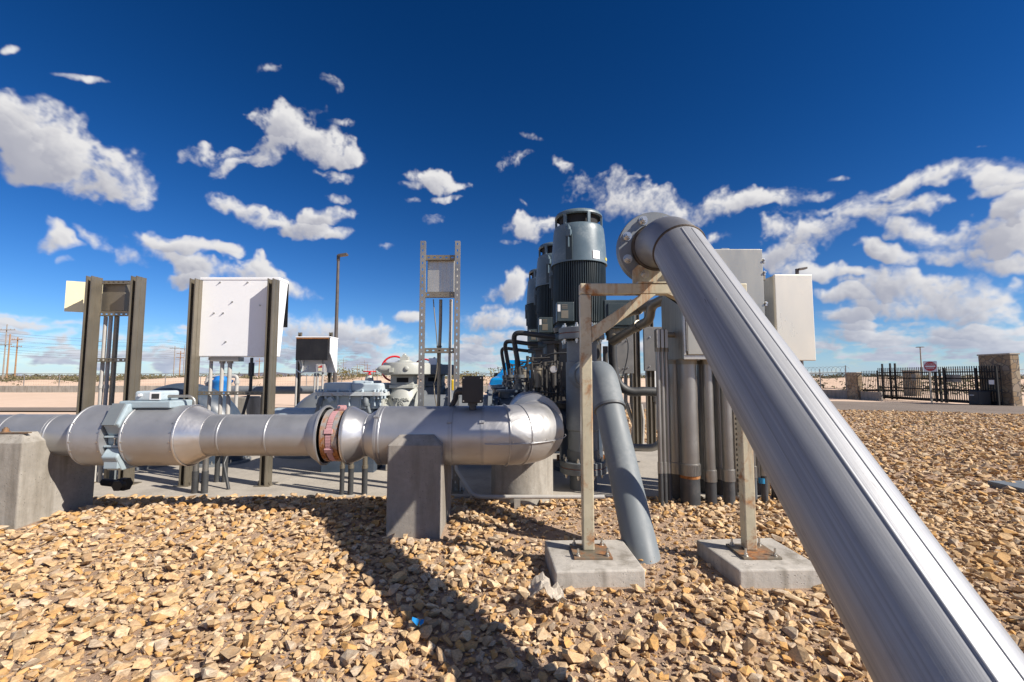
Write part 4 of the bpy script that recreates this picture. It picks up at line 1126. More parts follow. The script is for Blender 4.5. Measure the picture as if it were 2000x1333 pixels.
b.lathe((PX - .1, PY, zd), -X, [(0, .2), (.55, .2), (.55, .29), (.61, .29), (.61, .2), (.63, .2), (.63, .29), (.69, .29), (.69, .21), (1.05, .21), (1.05, .29), (1.10, .29), (1.10, .22)], 44, False)
dp = b.build('discharge_pipe', M['pump_dark'], pm)
b = MB()
for xo in (.62, 1.11):
    for i in range(8):
        a = 2 * math.pi * (i + .5) / 8; q = Vector((PX - .1 - xo, PY + .25 * math.cos(a), zd + .25 * math.sin(a))); b.mark().cyl(q - X * .07, q + X * .07, .014, n=6)
b.build_each('flange_bolt', M['bolt'], dp)
b = MB(); b.lathe((PX - .87, PY, zd), -X, [(-.31, .22), (-.25, .27), (-.1, .34), (.1, .34), (.25, .27), (.31, .22), (.31, .29), (.37, .29), (.37, .2)], 44, False, sharp=40)
b.cyl((PX - .98, PY, zd + .28), (PX - .98, PY, zd + .36), .16, n=24); b.cyl((PX - .98, PY, zd + .36), (PX - .98, PY, zd + .39), .2, n=24)
cv = b.build('check_valve', M['pump_dark'], pm)
b = MB(); b.cyl((PX - .85, PY, zd + .2), (PX - .85, PY, zd + .58), .055, n=16); b.cyl((PX - .85, PY, zd + .40), (PX - .85, PY, zd + .46), .075, n=8); b.cyl((PX - .85, PY, zd + .52), (PX - .85, PY, zd + .60), .07, n=8); ri = b.build('hose_riser', M['pvc_dark'], pm)
b = MB(); h0 = Vector((PX - .33, PY - .12, mz(656))); h1 = Vector((PX - .85, PY, zd + .60))
b.tube(bez(h0, h0 + Vector((-.75, -.05, .06)), h1 + Vector((-.10, 0, .75)), h1, 26), .036, 14); b.build('black_hose', M['hose'], pm)
b = MB(); b.cyl(h0 + X * .10, h0 - X * .03, .05, n=8); b.cyl(h0 + X * .06, h0 + X * .16, .06, n=16); b.cyl((h0.x + .12, h0.y, h0.z - .16), (h0.x + .12, h0.y, h0.z + .16), .055, n=16); b.build('hose_elbow', M['motor'], pm)
b = MB(); h2 = Vector((PX - .18, PY - .30, mz(690))); h3 = Vector((PX - .62, PY - .15, zd + .34))
b.tube(bez(h2, h2 + Vector((-.35, 0, .02)), h3 + Vector((-.05, 0, .5)), h3, 20), .014, 10); b.build('thin_hose', M['hose'], pm)
# gauges, seal pot and small bore pipework around the pump head
b = MB(); gq = Vector((px(1081, PY - .45), PY - .45, mz(722)))
b.cyl(gq + Y * .02, gq - Y * .02, .055, n=24); b.cyl(gq - Z * .05, gq - Z * .22, .012, n=8); gg = b.build('pressure_gauge', M['galv'], pm)
b = MB(); b.cyl(gq - Y * .0201, gq - Y * .023, .046, n=24); b.build('gauge_face', M['plate'], gg)
b = MB(); sq = Vector((px(1050, PY - .42), PY - .42, mz(738)))
b.cyl(sq - Z * .10, sq + Z * .10, .05, n=20); b.cyl(sq + Z * .10, sq + Z * .125, .065, n=8); b.cyl(sq - Z * .125, sq - Z * .10, .065, n=8); b.build('seal_pot', M['galv'], pm)
rr = random.Random(4); b = MB()
for i in range(30):
    xx = PX - rr.uniform(.0, .78); yy = PY - rr.uniform(.2, .5); z0 = rr.uniform(.92, 1.02); z1 = z0 + rr.uniform(.15, .55)
    b.cyl((xx, yy, z0), (xx, yy, z1), rr.uniform(.009, .02), n=8)
    b.cyl((xx, yy, z1 - .03), (xx, yy, z1 + .02), rr.uniform(.02, .04), n=8)
    if i % 2: b.cyl((xx, yy, z1), (xx + rr.uniform(-.25, .25), yy, z1 + rr.uniform(-.02, .02)), .010, n=8)
    if i % 3 == 0: b.cyl((xx, yy, z0 + .08), (xx, yy - .07, z0 + .08), .025, n=6)
b.build('small_bore_piping', M['pump_metal'], pm)
b = MB(); b.cyl((PX + .30, PY - .28, .2), (PX + .30, PY - .28, 1.7), .035, n=12); b.bar((PX + .1, PY - .3, 1.05), (PX + .42, PY - .3, 1.05), .05, .05); b.build('stay', M['pump_metal'], pm)
d2 = dup(pm, (PX - .147, PY + 1.56, PAD_Z), 'middle one of the three blue grey vertical pump motors, half hidden by the nearest', pumps_group)
d3 = dup(pm, (PX - .25, PY + 3.45, PAD_Z - .005), 'farthest and lowest looking of the three blue grey vertical pump motors', pumps_group)

# ------------------------------------------------------------------ strut racks with instrument housings
def post_pair(mb, x, y, z0, z1, open_front=True):
    strut(mb, (x, y - .02, z0), (x, y - .02, z1), (0, 1, 0), .064, .070, False, lip=.009)
    strut(mb, (x, y + .052, z0), (x, y + .052, z1), (0, -1, 0), .064, .070, False, lip=.009)
    for yy in (y - .050, y + .016, y + .084):
        for s in (-1, 1): mb.bx(x + s * .032 - .004, x + s * .032 + .004, yy - .005, yy + .005, z0, z1)
def foot(mb, x, y, z, s=1.0):
    mb.bx(x - .09, x + .09, y - .08, y + .14, z, z + .008); mb.bx(x - .036, x - .031, y - .03, y + .09, z + .008, z + .14); mb.bx(x + .031, x + .036, y - .03, y + .09, z + .008, z + .14)
    for sx in (-.07, .07): mb.bolt((x + sx, y, z + .008), Z, .012, .012, .03)
YR = 5.40
def rackpost(t, u, v0top, label=None):
    xx = px(u, YR, 700); zt = P(u, v0top, YR).z
    b = MB(); post_pair(b, xx, YR, PAD_Z, zt); o = b.build('post', M['galv'], t, solid=.0026)
    b = MB(); foot(b, xx, YR, PAD_Z); b.build('foot', M['galv'], o); return xx, zt
def crossbar(t, x0, x1, z, y, w=.041, mat='galv'):
    b = MB(); strut(b, (x0, y, z), (x1, y, z), (0, -1, 0), w, .041, True, .058); return b.build('crossbar', M[mat], t, solid=.0026)
# left rack
r1 = thing('strut_rack', 'tall steel strut rack at far left holding a small grey cabinet', 'rack', (px(212, YR), YR, PAD_Z), 'steel strut racks')
xa, za = rackpost(r1, 171, 541); xb, zb_ = rackpost(r1, 259, 541)
for v in (549, 612, 703): crossbar(r1, xa + .03, xb - .03, P(210, v, YR).z, YR + .10)
for u, m in ((202, 'conduit_white'), (212, 'conduit_white'), (224, 'galv')):
    b = MB(); xx = px(u, YR + .16, 700); b.cyl((xx, YR + .155, PAD_Z), (xx, YR + .155, P(210, 615, YR).z), .021 if m != 'galv' else .026, n=14)
    b.cyl((xx, YR + .155, P(210, 760, YR).z), (xx, YR + .155, P(210, 752, YR).z), .027, n=14); b.build('conduit', M[m], r1)
b = MB(); xx = px(207, YR + .2, 920); b.cyl((xx, YR + .3, PAD_Z), (xx, YR + .3, .35), .04); xx = px(228, YR + .2, 920); b.cyl((xx, YR + .32, PAD_Z), (xx, YR + .32, .38), .055); b.build('stub_conduit', M['pvc'], r1)
cb = thing('instrument_cabinet', 'small grey cabinet with its cream door swung open at the far left rack', 'cabinet', (px(222, 5.56), 5.56, P(210, 608, 5.56).z), None)
qa, qb = P(197, 608, 5.53), P(246, 548, 5.53)
b = MB(); b.bx(qa.x, qb.x, 5.53, 5.78, qa.z, qb.z); bd = b.build('case', M['galv'], cb, bevel=.006)
qa2, qb2 = P(128, 610, 5.74), P(197, 548, 5.74)
b = MB(); hx = qa.x + .01; hl = px(128, 5.56, 580); b.add([(hx, 5.795, qa.z), (hx, 5.795, qb.z), (hl, 5.56, qb.z), (hl, 5.56, qa.z)], [(0,1,2,3)]); dr = b.build('open_door', M['cream'], cb, solid=.018)
b = MB(); b.cyl((qb.x + .008, 5.79, qa.z + .03), (qb.x + .008, 5.79, qa.z + .12), .012, n=10); b.cyl((qb.x + .008, 5.79, qb.z - .12), (qb.x + .008, 5.79, qb.z - .03), .012, n=10); b.bx(qb.x, qb.x + .02, 5.62, 5.76, qa.z + .0, qb.z - .05); b.build('hinge', M['galv'], bd)
# middle rack with the white housing
r2 = thing('strut_rack', 'wide steel strut rack with a big white housing left of the lamp post', 'rack', (px(455, YR), YR, PAD_Z), 'steel strut racks')
xa2, za2 = rackpost(r2, 374.5, 546); xb2, zb2 = rackpost(r2, 527, 546)
crossbar(r2, xa2 + .03, xb2 - .03, P(455, 769, YR).z, YR + .10)
for u, s, k in ((411, .02, 0), (433, .022, 1), (448, .024, 2)):
    b = MB(); xx = px(u, YR + .17, 750); zt_ = P(455, 697 if k == 0 else 704, YR).z
    b.cyl((xx, YR + .165, PAD_Z + .5), (xx, YR + .165, zt_), s, n=14); b.cyl((xx, YR + .165, zt_ - .035), (xx, YR + .165, zt_), s + .012, n=8)
    o = b.build('conduit', M['conduit_white'], r2)
    b = MB(); b.cyl((xx, YR + .165, PAD_Z), (xx, YR + .165, PAD_Z + .5), s + .006, n=14); b.build('lower_sleeve', M['pvc_black'], o)
for u in (378, 397):
    b = MB(); xx = px(u, 5.02, 930); b.cyl((xx, 5.05, 0), (xx, 5.05, .27), .034, n=14); o = b.build('buried_conduit', M['pvc_black'], r2)
    b = MB(); b.cyl((xx, 5.05, .27), (xx, 5.05, .62), .030, n=14); b.build('upper_conduit', M['conduit'], o)
b = MB(); xx = px(491.5, YR + .18, 740); b.tube(fillet([(xx, YR + .165, P(455,698,YR).z), (xx, YR + .165, P(455, 760, YR).z), (xx - .1, YR + .165, .75), (px(436, 5.3, 930), 5.30, .30), (px(437, 5.1, 930), 5.2, PAD_Z)], .06, 5), .018, 10)
b.cyl((xx, YR + .165, P(455,735,YR).z), (xx, YR + .165, P(455, 708, YR).z), .032, n=10); b.build('drop_hose', M['hose'], r2)
hs = thing('sunshade_housing', 'big white sunshade housing seen from its bolted back on the wide rack', 'housing', (px(465, 5.7), 5.7, P(455, 697, 5.52).z))
qa, qb = P(384, 697, 5.475), P(545, 543, 5.475); ztop = qb.z; dep = .23
b = MB(); side = [(0, 0), (.10, 0), (dep, ztop - qa.z - .04), (dep, ztop - qa.z), (0, ztop - qa.z)]
b.prism(side, (qa.x, 5.475, qa.z), Y, Z, X * (qb.x - qa.x)); ho = b.build('hood', M['white'], hs, bevel=.010)
b = MB(); b.bx(qa.x - .006, qb.x + .006, 5.469, 5.475 + dep + .006, ztop - .028, ztop + .006); b.build('roof_lip', M['white'], ho, bevel=.004)
b = MB()
for (u, v) in ((430, 552), (484, 552), (454, 590), (418, 612), (436, 612), (441, 668), (508, 597), (525, 575)):
    q = P(u, v, 5.474); b.mark().bolt(q, -Y, .008, .008, .012)
b.build_each('back_bolt', M['bolt'], ho)
b = MB(); b.add([(qb.x - .005, 5.475 + dep + .02, ztop - .03), (qb.x - .005, 5.475 + dep + .03, ztop - .58), (qa.x, 5.475 + dep + .03, ztop - .58), (qa.x, 5.475 + dep + .02, ztop - .03)], [(0,1,2,3)]); b.build('front_flap', M['black'], hs, solid=.012)
b = MB(); b.bx(px(416, 5.55, 700), px(470, 5.55, 700), 5.50, 5.62, qa.z - .055, qa.z - .002); b.build('gland_plate', M['galv_light'], hs)
# rack with slotted legs, right of the lamp post
YT = 5.10
r3 = thing('strut_rack', 'narrow ladder like rack with slotted steel legs between the lamp post and the pumps', 'rack', (px(859, YT), YT, PAD_Z), 'steel strut racks')
xs3 = []
for u in (825, 893):
    xx = px(u, YT, 600); xs3.append(xx); b = MB(); strut(b, (xx, YT, PAD_Z), (xx, YT, P(u, 472, YT).z), (0, -1, 0), .056, .048, True, .0745)
    o = b.build('post', M['galv_light'], r3, solid=.003); b = MB(); foot(b, xx, YT, PAD_Z); b.build('foot', M['galv'], o)
for v in (503, 576, 685):
    b = MB(); z = P(859, v, YT).z; strut(b, (xs3[0] + .028, YT + .03, z), (xs3[1] - .028, YT + .03, z), (0, -1, 0), .054, .048, True, .075); b.build('crossbar', M['galv'], r3, solid=.003)
zt_ = P(859, 583, YT).z
for u0, u1, s, m in ((861, 857, .019, 'galv'), (881, 878, .019, 'conduit_white')):
    b = MB(); x0_, x1_ = px(u0, YT + .1, 600), px(u1, YT + .1, 790); b.tube([(x0_, YT + .09, zt_), (x0_, YT + .09, 1.9), ((x0_ + x1_)/2, YT + .09, 1.72), (x1_, YT + .09, 1.5), (x1_, YT + .09, PAD_Z)], s, 14); b.build('conduit', M[m], r3)
b = MB(); x0_ = px(847, YT + .1, 600); b.tube(bez((x0_, YT + .07, zt_), (x0_ + .03, YT + .07, 1.8), (x0_ + .10, YT + .07, 1.5), (x0_ + .02, YT + .07, 1.2), 12) + bez((x0_ + .02, YT + .07, 1.2), (x0_ + .02, YT + .07, 1.0), (x0_ + .12, YT + .07, .8), (x0_ + .14, YT + .07, .4), 8), .006, 8); b.build('cable', M['galv'], r3)
b = MB(); xx = px(858, YT + .1, 675); b.lathe((xx, YT + .09, P(859, 678, YT).z), Z, [(0, .03), (.018, .03)], 16, True); b.build('conduit_clamp', M['hose'], r3)
bx2 = thing('instrument_cabinet', 'small brushed grey cabinet at the top of the narrow slotted rack', 'cabinet', (px(859, 5.25), 5.25, P(859, 570, 5.2).z))
qa, qb = P(834, 571, 5.16), P(888, 508, 5.16)
b = MB(); b.bx(qa.x, qb.x, 5.165, 5.40, qa.z, qb.z); o = b.build('case', M['cabinet'], bx2, bevel=.006)
b = MB(); b.bx(qa.x - .01, qb.x + .01, 5.402, 5.43, qa.z - .01, qb.z + .01); b.build('door', M['cabinet'], bx2, bevel=.004)

# far instrument housing with the dark front flap
YH = 8.2
r4 = thing('sunshade_housing', 'smaller white sunshade housing with a black flap in front of the lamp post', 'housing', (px(610, YH), YH, PAD_Z))
qa, qb = P(576, 728, YH), P(646, 660, YH)
b = MB(); b.prism([(0, .55*(qb.z-qa.z)), (.30, 0), (.34, 0), (.34, qb.z - qa.z), (0, qb.z - qa.z)], (qa.x, YH, qa.z), Y, Z, X * .018); b.prism([(0, .55*(qb.z-qa.z)), (.30, 0), (.34, 0), (.34, qb.z - qa.z), (0, qb.z - qa.z)], (qb.x - .018, YH, qa.z), Y, Z, X * .018)
b.bx(qa.x - .008, qb.x + .008, YH - .02, YH + .35, qb.z, qb.z + .022); b.bx(qa.x + .018, qb.x - .018, YH + .30, YH + .325, qa.z, qb.z); ho = b.build('hood', M['white'], r4, bevel=.006)
b = MB(); b.bx(qa.x + .018, qb.x - .04, YH - .035, YH - .015, P(600, 704, YH).z, qb.z - .03); b.build('front_flap', M['black'], r4, bevel=.003)
b = MB(); b.cyl((qa.x + .02, YH - .028, qb.z - .018), (qb.x - .03, YH - .028, qb.z - .018), .014, n=10); b.build('flap_hinge', M['rust'], r4)
for u in (585, 645.5):
    b = MB(); xx = px(u, YH + .37, 690); strut(b, (xx, YH + .37, PAD_Z), (xx, YH + .37, P(u, 646, YH).z), (0, 1, 0), .056, .05, False); b.build('post', M['galv'], r4, solid=.003)
b = MB(); qc, qd = P(609, 728, YH - .05), P(627, 711, YH - .05); b.bx(qc.x, qd.x, YH + .1, YH + .22, qc.z, qd.z); o = b.build('gauge_box', M['plate'], r4, bevel=.01)
b = MB(); b.bx(qc.x + .05, qd.x - .05, YH + .094, YH + .099, qc.z + .03, qd.z - .03); b.build('gauge_window', M['cream'], o)
b = MB(); b.prism([(.05, .09), (.12, .09), (.12, .135), (.05, .105)], (qc.x, YH + .0935, qc.z), X, Z, Y * -.002); b.build('gauge_label', M['sign_red'], o)
for u, s in ((579, .018), (615, .02), (620.5, .02), (630, .018)):
    b = MB(); xx = px(u, YH + .16, 740); b.cyl((xx, YH + .16, PAD_Z), (xx, YH + .16, P(610, 729 if u > 600 and u < 625 else 700, YH).z), s, n=12); b.build('conduit', M['conduit_white'], r4)
b = MB(); c = P(590, 715, YH + .15); b.torus(c, Y, .12, .012, 20, 8, RAD(180), RAD(330)); b.build('looped_cable', M['white'], r4)

# ------------------------------------------------------------------ valves
YV = 6.0
cvv = thing('control_valve', 'low pale blue control valve with a bolted flat cover and a small red handwheel', 'valve', (px(684, YV), YV + .3, PAD_Z))
def vz(v, y=YV): return P(690, v, y).z
xv0, xv1 = px(612, YV), px(754, YV)
def rrect(x0, x1, y0, y1, r, n=6):
    o = []
    for cx, cy, a0 in ((x1 - r, y1 - r, 0), (x0 + r, y1 - r, 90), (x0 + r, y0 + r, 180), (x1 - r, y0 + r, 270)):
        for i in range(n + 1): a = RAD(a0 + 90 * i / n); o.append((cx + r * math.cos(a), cy + r * math.sin(a)))
    return o
zf0, zf1 = vz(774), vz(766)
yv0, yv1 = YV, YV + .62
b = MB(); b.prism(rrect(xv0, xv1, yv0, yv1, .10), (0, 0, zf0), X, Y, Z * (zf1 - zf0)); vf = b.build('cover_flange', rusty('valve flange paint', (.52, .56, .57), 0, (.56, .74)), cvv, bevel=.005)
b = MB(); b.prism(rrect(px(624, YV), px(684, YV), yv0 + .07, yv1 - .07, .09), (0, 0, zf1), X, Y, Z * (vz(748) - zf1)); b.prism(rrect(px(681, YV), px(747, YV), yv0 + .05, yv1 - .05, .09), (0, 0, zf1), X, Y, Z * (vz(749) - zf1)); b.build('cover', M['cover'], cvv, bevel=.025, seg=3)
b = MB(); b.bx(px(682, YV), px(725, YV), yv0 + .12, yv1 - .12, zf1, vz(744)); b.bx(px(708, YV), px(724, YV), yv0 + .08, yv0 + .2, zf1, vz(745)); b.build('cover_boss', M['cover'], cvv, bevel=.012)
b = MB(); b.prism(rrect(px(618, YV), px(744, YV), yv0 + .09, yv1 - .09, .09), (0, 0, vz(800)), X, Y, Z * (zf0 - vz(800)))
for u in (658, 680, 703, 730, 741): b.bx(px(u, YV) - .012, px(u, YV) + .012, yv0 + .05, yv0 + .12, vz(795), zf0 - .002)
bdy = b.build('body', M['cover'], cvv, bevel=.012)
b = MB()
for i, u in enumerate((616, 635, 659, 683, 707, 731, 738, 745, 751)):
    q = Vector((px(u, YV), yv0 + .035, zf1)); b.mark().cyl(q, q + Z * .022, .018, n=6); b.sphere(q + Z * .022, .014, 10, 6); q = Vector((px(u, YV), yv0 + .035, zf0)); b.mark().cyl(q - Z * .03, q, .017, n=6); b.sphere(q - Z * .03, .016, 10, 6)
for k in range(5):
    for xx in (xv0 + .03, xv1 - .03): q = Vector((xx, yv0 + .12 + k * .1, zf1)); b.mark().cyl(q, q + Z * .03, .017, n=6)
b.build_each('flange_bolt', M['cover'], vf)
b = MB(); q = Vector((px(645, YV), yv0 + .09, vz(781))); b.cyl(q, q - Y * .05, .045, n=20); b.box(q - Y * .06, X * .025 + Z * .018, Y * .015, Z * .025 - X * .018); b.build('plug', M['cover'], bdy)
for u, dx in ((626, -.04), (714, .05)):
    b = MB(); q = Vector((px(u, YV), yv0 + .08, vz(779))); b.tube(fillet([q + Y * .05, q - Y * .06, q + Vector((dx * .3, -.06, -.10))], .05, 6), .036, 16); b.tube([q + Vector((dx * .3, -.06, -.06)), q + Vector((dx * 1.2, -.06, -.19))], .024, 14); b.cyl(q + Vector((dx * .3, -.06, -.09)), q + Vector((dx*.4, -.06, -.06)), .043, n=8); b.build('side_elbow', M['pvc'], bdy)
b = MB(); q = Vector((px(710, YV), YV + .25, vz(745))); b.lathe(q, Z, [(0, .058), (.05, .052), (.085, .03), (.09, .001)], 24, False, sharp=50); bon = b.build('bonnet', M['valve'], cvv)
b = MB(); b.lathe(q + Z * .085, Z, [(0, .022), (.035, .016), (.04, .03), (.05, .03)], 16, True); b.torus(q + Z * .128, Z, .085, .008, 28, 8)
for i in range(3):
    a = 2 * math.pi * i / 3 + .3; b.bar(q + Z * .128, q + Z * .128 + Vector((math.cos(a), math.sin(a), 0)) * .085, .014, .008)
b.build('handwheel', M['red'], cvv)
b = MB(); b.lathe((px(540, 6.25), 6.30, vz(808, 6.25) - .14), X, [(0, .165), (0, .21), (.02, .215), (1.5, .215)], 44, True); b.build('inlet_pipe', M['cover'], cvv)
b = MB(); b.bx(px(612, YV) + .1, px(744, YV) - .1, yv0 + .1, yv1 - .1, PAD_Z, vz(800)); b.build('stand', M['pump_dark'], cvv)

def gear_valve(u0, YG_, label, mat, withtext):
    t = thing('gear_valve', label, 'valve', (px(u0, YG_), YG_, PAD_Z), 'gear operated valves')
    cx = px(u0, YG_); S = YG_ / 6.35
    def z(v): return P(790, 735 + (v - 735), 6.35).z * 1 + 0
    K = 6.35 / 889
    def Q(dx, dz, dy=0): return Vector((cx + dx * K, YG_ + dy, z(735) - (dz - 735) * K))
    zg0, zg1 = Q(0, 733).z, Q(0, 709).z
    b = MB(); b.lathe((cx + .03, YG_, 0), Z, [(zg0, .2), (zg0, .305), (zg0 + .015, .325), (zg1 - .03, .325), (zg1 - .008, .315), (zg1, .28), (zg1 + .002, .001)], 56, False, 40); gh = b.build('gear_housing', mat, t)
    b = MB(); b.lathe((cx, YG_, 0), Z, [(zg1, .13), (zg1 + .012, .13), (zg1 + .02, .10), (zg1 + .03, .095)], 32, True); b.box((cx + .0, YG_, zg1 + .055), X * .055, Y * .055, Z * .028); b.box((cx, YG_, zg1 + .092), X * .03, Y * .03, Z * .012); b.sphere((cx, YG_, zg1 + .105), .022, 12, 8); b.build('stem_cap', mat, gh)
    b = MB(); b.lathe((cx - .02, YG_ - .26, (zg0 + zg1) / 2 - .01), -X, [(.10, .055), (.22, .055), (.265, .035), (.285, .016), (.30, .014)], 20, True); b.sphere((cx + .1, YG_ - .325, (zg0 + zg1) / 2), .035, 14, 8, .5, -Y); b.box((cx - .1, YG_ - .31, (zg0 + zg1) / 2 - .02), X * .025, Y * .03, Z * .03); b.build('worm_shaft', mat, gh)
    b = MB(); wc = Vector((cx - .235, YG_ + .37, Q(0, 720).z)); wa = Vector((.30, -1, 0))
    b.torus(wc, wa, .182, .014, 44, 10)
    a_, b__, _ = frame_for(wa)
    for i in range(3):
        an = 2 * math.pi * i / 3 + .4; b.tube([wc, wc + (a_ * math.cos(an) + b__ * math.sin(an)) * .182], .009, 8)
    b.cyl(wc - wa.normalized() * .03, wc + wa.normalized() * .05, .03, n=12); b.build('handwheel', M['red'], t)
    b = MB(); b.bx(cx - .155, cx + .155, YG_ - .15, YG_ - .11, Q(0, 752).z, zg0); b.bx(cx - .155, cx + .155, YG_ + .11, YG_ + .15, Q(0, 752).z, zg0); b.bx(cx - .155, cx - .075, YG_ - .1095, YG_ + .1095, Q(0, 752).z, zg0); b.bx(cx + .095, cx + .155, YG_ - .1095, YG_ + .1095, Q(0, 752).z, zg0)
    yk = b.build('yoke', mat, t, bevel=.008)
    b = MB(); b.bx(cx - .07, cx + .09, YG_ - .152, YG_ - .149, Q(0, 747).z, Q(0, 738).z); b.build('yoke_window_shade', M['black_inside'], yk)  # black plate painted as the shade in the yoke's opening
    b = MB(); b.lathe((cx, YG_, 0), Z, [(Q(0, 758).z, .17), (Q(0, 752).z, .185), (Q(0, 748).z, .17)], 8, True)
    b.lathe((cx, YG_, 0), Z, [(Q(0, 842).z, .2), (Q(0, 800).z, .235), (Q(0, 775).z, .225), (Q(0, 764).z, .19), (Q(0, 756).z, .17)], 40, False, 40)
    b.bx(cx - .165, cx + .165, YG_ - .19, YG_ + .19, Q(0, 758).z, Q(0, 752).z)
    bd = b.build('body', mat, t, bevel=.006)
    zc_ = Q(0, 806).z
    for sx in (-.245, .205):
        b = MB(); b.lathe((cx + sx, YG_, zc_), X, [(0, .2), (0, .315), (.004, .32), (.036, .32), (.04, .315), (.04, .2)], 48, True); fl_ = b.build('flange', mat, t)
        b = MB()
        for i in range(12):
            a = 2 * math.pi * (i + .5) / 12; q = Vector((cx + sx + .02, YG_ + .28 * math.cos(a), zc_ + .28 * math.sin(a))); b.mark().cyl(q - X * .05, q + X * .05, .015, n=6)
        b.build_each('flange_bolt', mat, fl_)
    b = MB(); b.lathe((cx, YG_, zc_), X, [(-.245, .22), (.245, .22)], 40, False); b.build('bore', mat, t)
    b = MB(); b.bx(cx - .2, cx + .2, YG_ - .15, YG_ + .15, PAD_Z, zc_ - .2); b.build('stand', M['concrete'], t, bevel=.01)
    if withtext:
        def txt(body, size, loc, name):
            cu = bpy.data.curves.new(name, 'FONT'); cu.body = body; cu.size = size; cu.extrude = .012; cu.align_x = 'CENTER'; cu.align_y = 'CENTER'
            tmp = bpy.data.objects.new(name, cu); dg = bpy.context.evaluated_depsgraph_get(); me = bpy.data.meshes.new_from_object(tmp)
            bpy.data.objects.remove(tmp); o = bpy.data.objects.new(name, me); col.objects.link(o)
            for v in me.vertices:
                v.co = Vector((v.co.x, -v.co.z, v.co.y))
            # wrap onto the round body
            for v in me.vertices:
                xx = v.co.x; rr = .232; a = xx / rr; dy = v.co.y
                v.co = Vector((rr * math.sin(a), -(rr * math.cos(a)) + dy, v.co.z))
            me.materials.clear(); me.materials.append(mat); o.parent = t; o.location = Vector((cx, YG_, loc)) - t.location; return o
        txt("DEZURIK", .062, Q(0, 779).z, 'raised_lettering')
        b = MB(); q = Vector((cx + .0, YG_ - .238, Q(0, 789).z)); b.torus(q, Y, .052, .006, 28, 6); b.torus(q, Y, .030, .005, 20, 6, RAD(30), RAD(330)); b.bar(q + Z * .028, q - Z * .03, .008, .012); b.tube([q + Vector((.0, -.002, .0)), q + Vector((.022, -.002, -.03))], .005, 6); b.build('raised_emblem', mat, t)
    return t
gear_valve(790, 6.35, 'pale grey gear operated valve with a big red handwheel beside the slotted rack', M['valve'], True)
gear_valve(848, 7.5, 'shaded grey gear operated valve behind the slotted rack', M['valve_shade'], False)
vp = thing('valve_pipe', 'grey flanged pipe running from the gear operated valve behind the slotted rack', 'pipe', (px(850, 6.35), 6.35, PAD_Z))
K = 6.35 / 889; zc_ = P(790, 735, 6.35).z - 71 * K
b = MB(); x0_ = px(790, 6.35) + .25; b.lathe((x0_, 6.35, zc_), X, [(0, .24), (0, .31), (.04, .31), (.04, .252), (.40, .252), (.40, .31), (.44, .31), (.455, .30), (.455, .31), (.495, .31), (.495, .25), (-.32 - x0_, .25), (-.32 - x0_, .31), (-.27 - x0_, .31), (-.27 - x0_, .2)], 48, True); b.build('pipe', M['steelpipe'], vp)
b = MB()
for i in range(10):
    a = 2 * math.pi * (i + .5) / 10; q = Vector((x0_ + .45, 6.35 + .28 * math.cos(a), zc_ + .28 * math.sin(a))); b.mark().cyl(q - X * .09, q + X * .09, .013, n=6)
b.build_each('flange_bolt', M['bolt'], vp)
b = MB(); b.bx(px(812, 7.5) + .0, px(812, 7.5) + .001, 7.4, 7.401, .2, .201)
wb = MB(); q = P(843, 716, 7.2); wb.bx(q.x - .05, q.x + .07, 7.2, 7.3, q.z, q.z + .13)
tag(wb.build('indicator_box', M['white'], bevel=.008), 'small white box on top of the shaded gear valve', 'box')
b = MB(); q = P(884.5, 744, 9.5); b.cyl((q.x, 9.5, PAD_Z), (q.x, 9.5, q.z), .04, n=16); b.lathe((q.x, 9.5, q.z), Z, [(0, .04), (.02, .03), (.025, .001)], 16, False); tag(b.build('marker_post', M['yellow']), 'short yellow marker post seen through the slotted rack', 'post')
# three buried conduits under the coupling
for i, u in enumerate((669, 686, 713)):
    xx = px(u, 5.0, 930); t = thing('conduit', ('leftmost', 'middle', 'rightmost')[i] + ' of three thin black conduits rising from the gravel under the pink clamp', 'conduit', (xx, 5.0, 0), 'thin conduits under the pink clamp')
    s = (.020, .025, .026)[i]; b = MB(); b.cyl((xx, 4.99, -.05), (xx, 4.99, .32), s + .004, n=16); b.build('lower_sleeve', M['pvc_black'], t)
    b = MB(); b.cyl((xx, 4.99, .32), (xx, 4.99, .84), s, n=16); b.cyl((xx, 4.99, .31), (xx, 4.99, .345), s + .007, n=16); b.build('upper_conduit', M['galv'], t)

# big inverted pipe bends, the first coloured dark blue
def bend(u, Yb, R_, r_, vtop, label, yaw, mt='steelpipe'):
    xx = px(u, Yb); zt = P(u, vtop, Yb).z; zc = zt - R_ - r_
    t = thing('pipe_bend', label, 'pipe bend', (xx, Yb, PAD_Z), 'big inverted pipe bends')
    d = Vector((math.cos(yaw), math.sin(yaw), 0)); pts = [Vector((xx, Yb, 0)) - d * R_ + Z * (PAD_Z + .02)]
    for i in range(25):
        a = math.pi * i / 24; pts.append(Vector((xx, Yb, zc)) - d * R_ * math.cos(a) + Z * R_ * math.sin(a))
    pts.append(Vector((xx, Yb, 0)) + d * R_ + Z * (PAD_Z + .02))
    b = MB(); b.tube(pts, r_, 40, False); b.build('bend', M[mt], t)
    for s in (-1, 1):
        b = MB(); b.lathe(Vector((xx, Yb, PAD_Z)) + d * R_ * s, Z, [(0, r_ + .09), (.035, r_ + .09), (.035, r_), ], 40, False); f = b.build('base_flange', M['steelpipe'], t)
        b = MB()
        for i in range(10):
            a = 2 * math.pi * i / 10; b.mark().bolt(Vector((xx, Yb, PAD_Z + .035)) + d * R_ * s + Vector((math.cos(a), math.sin(a), 0)) * (r_ + .05), Z, .016, .014, .02)
        b.build_each('flange_bolt', M['bolt'], f)
bend(362, 6.7, .50, .32, 748, 'big dark blue inverted pipe bend behind the flow meter', RAD(14), 'pump_dark')
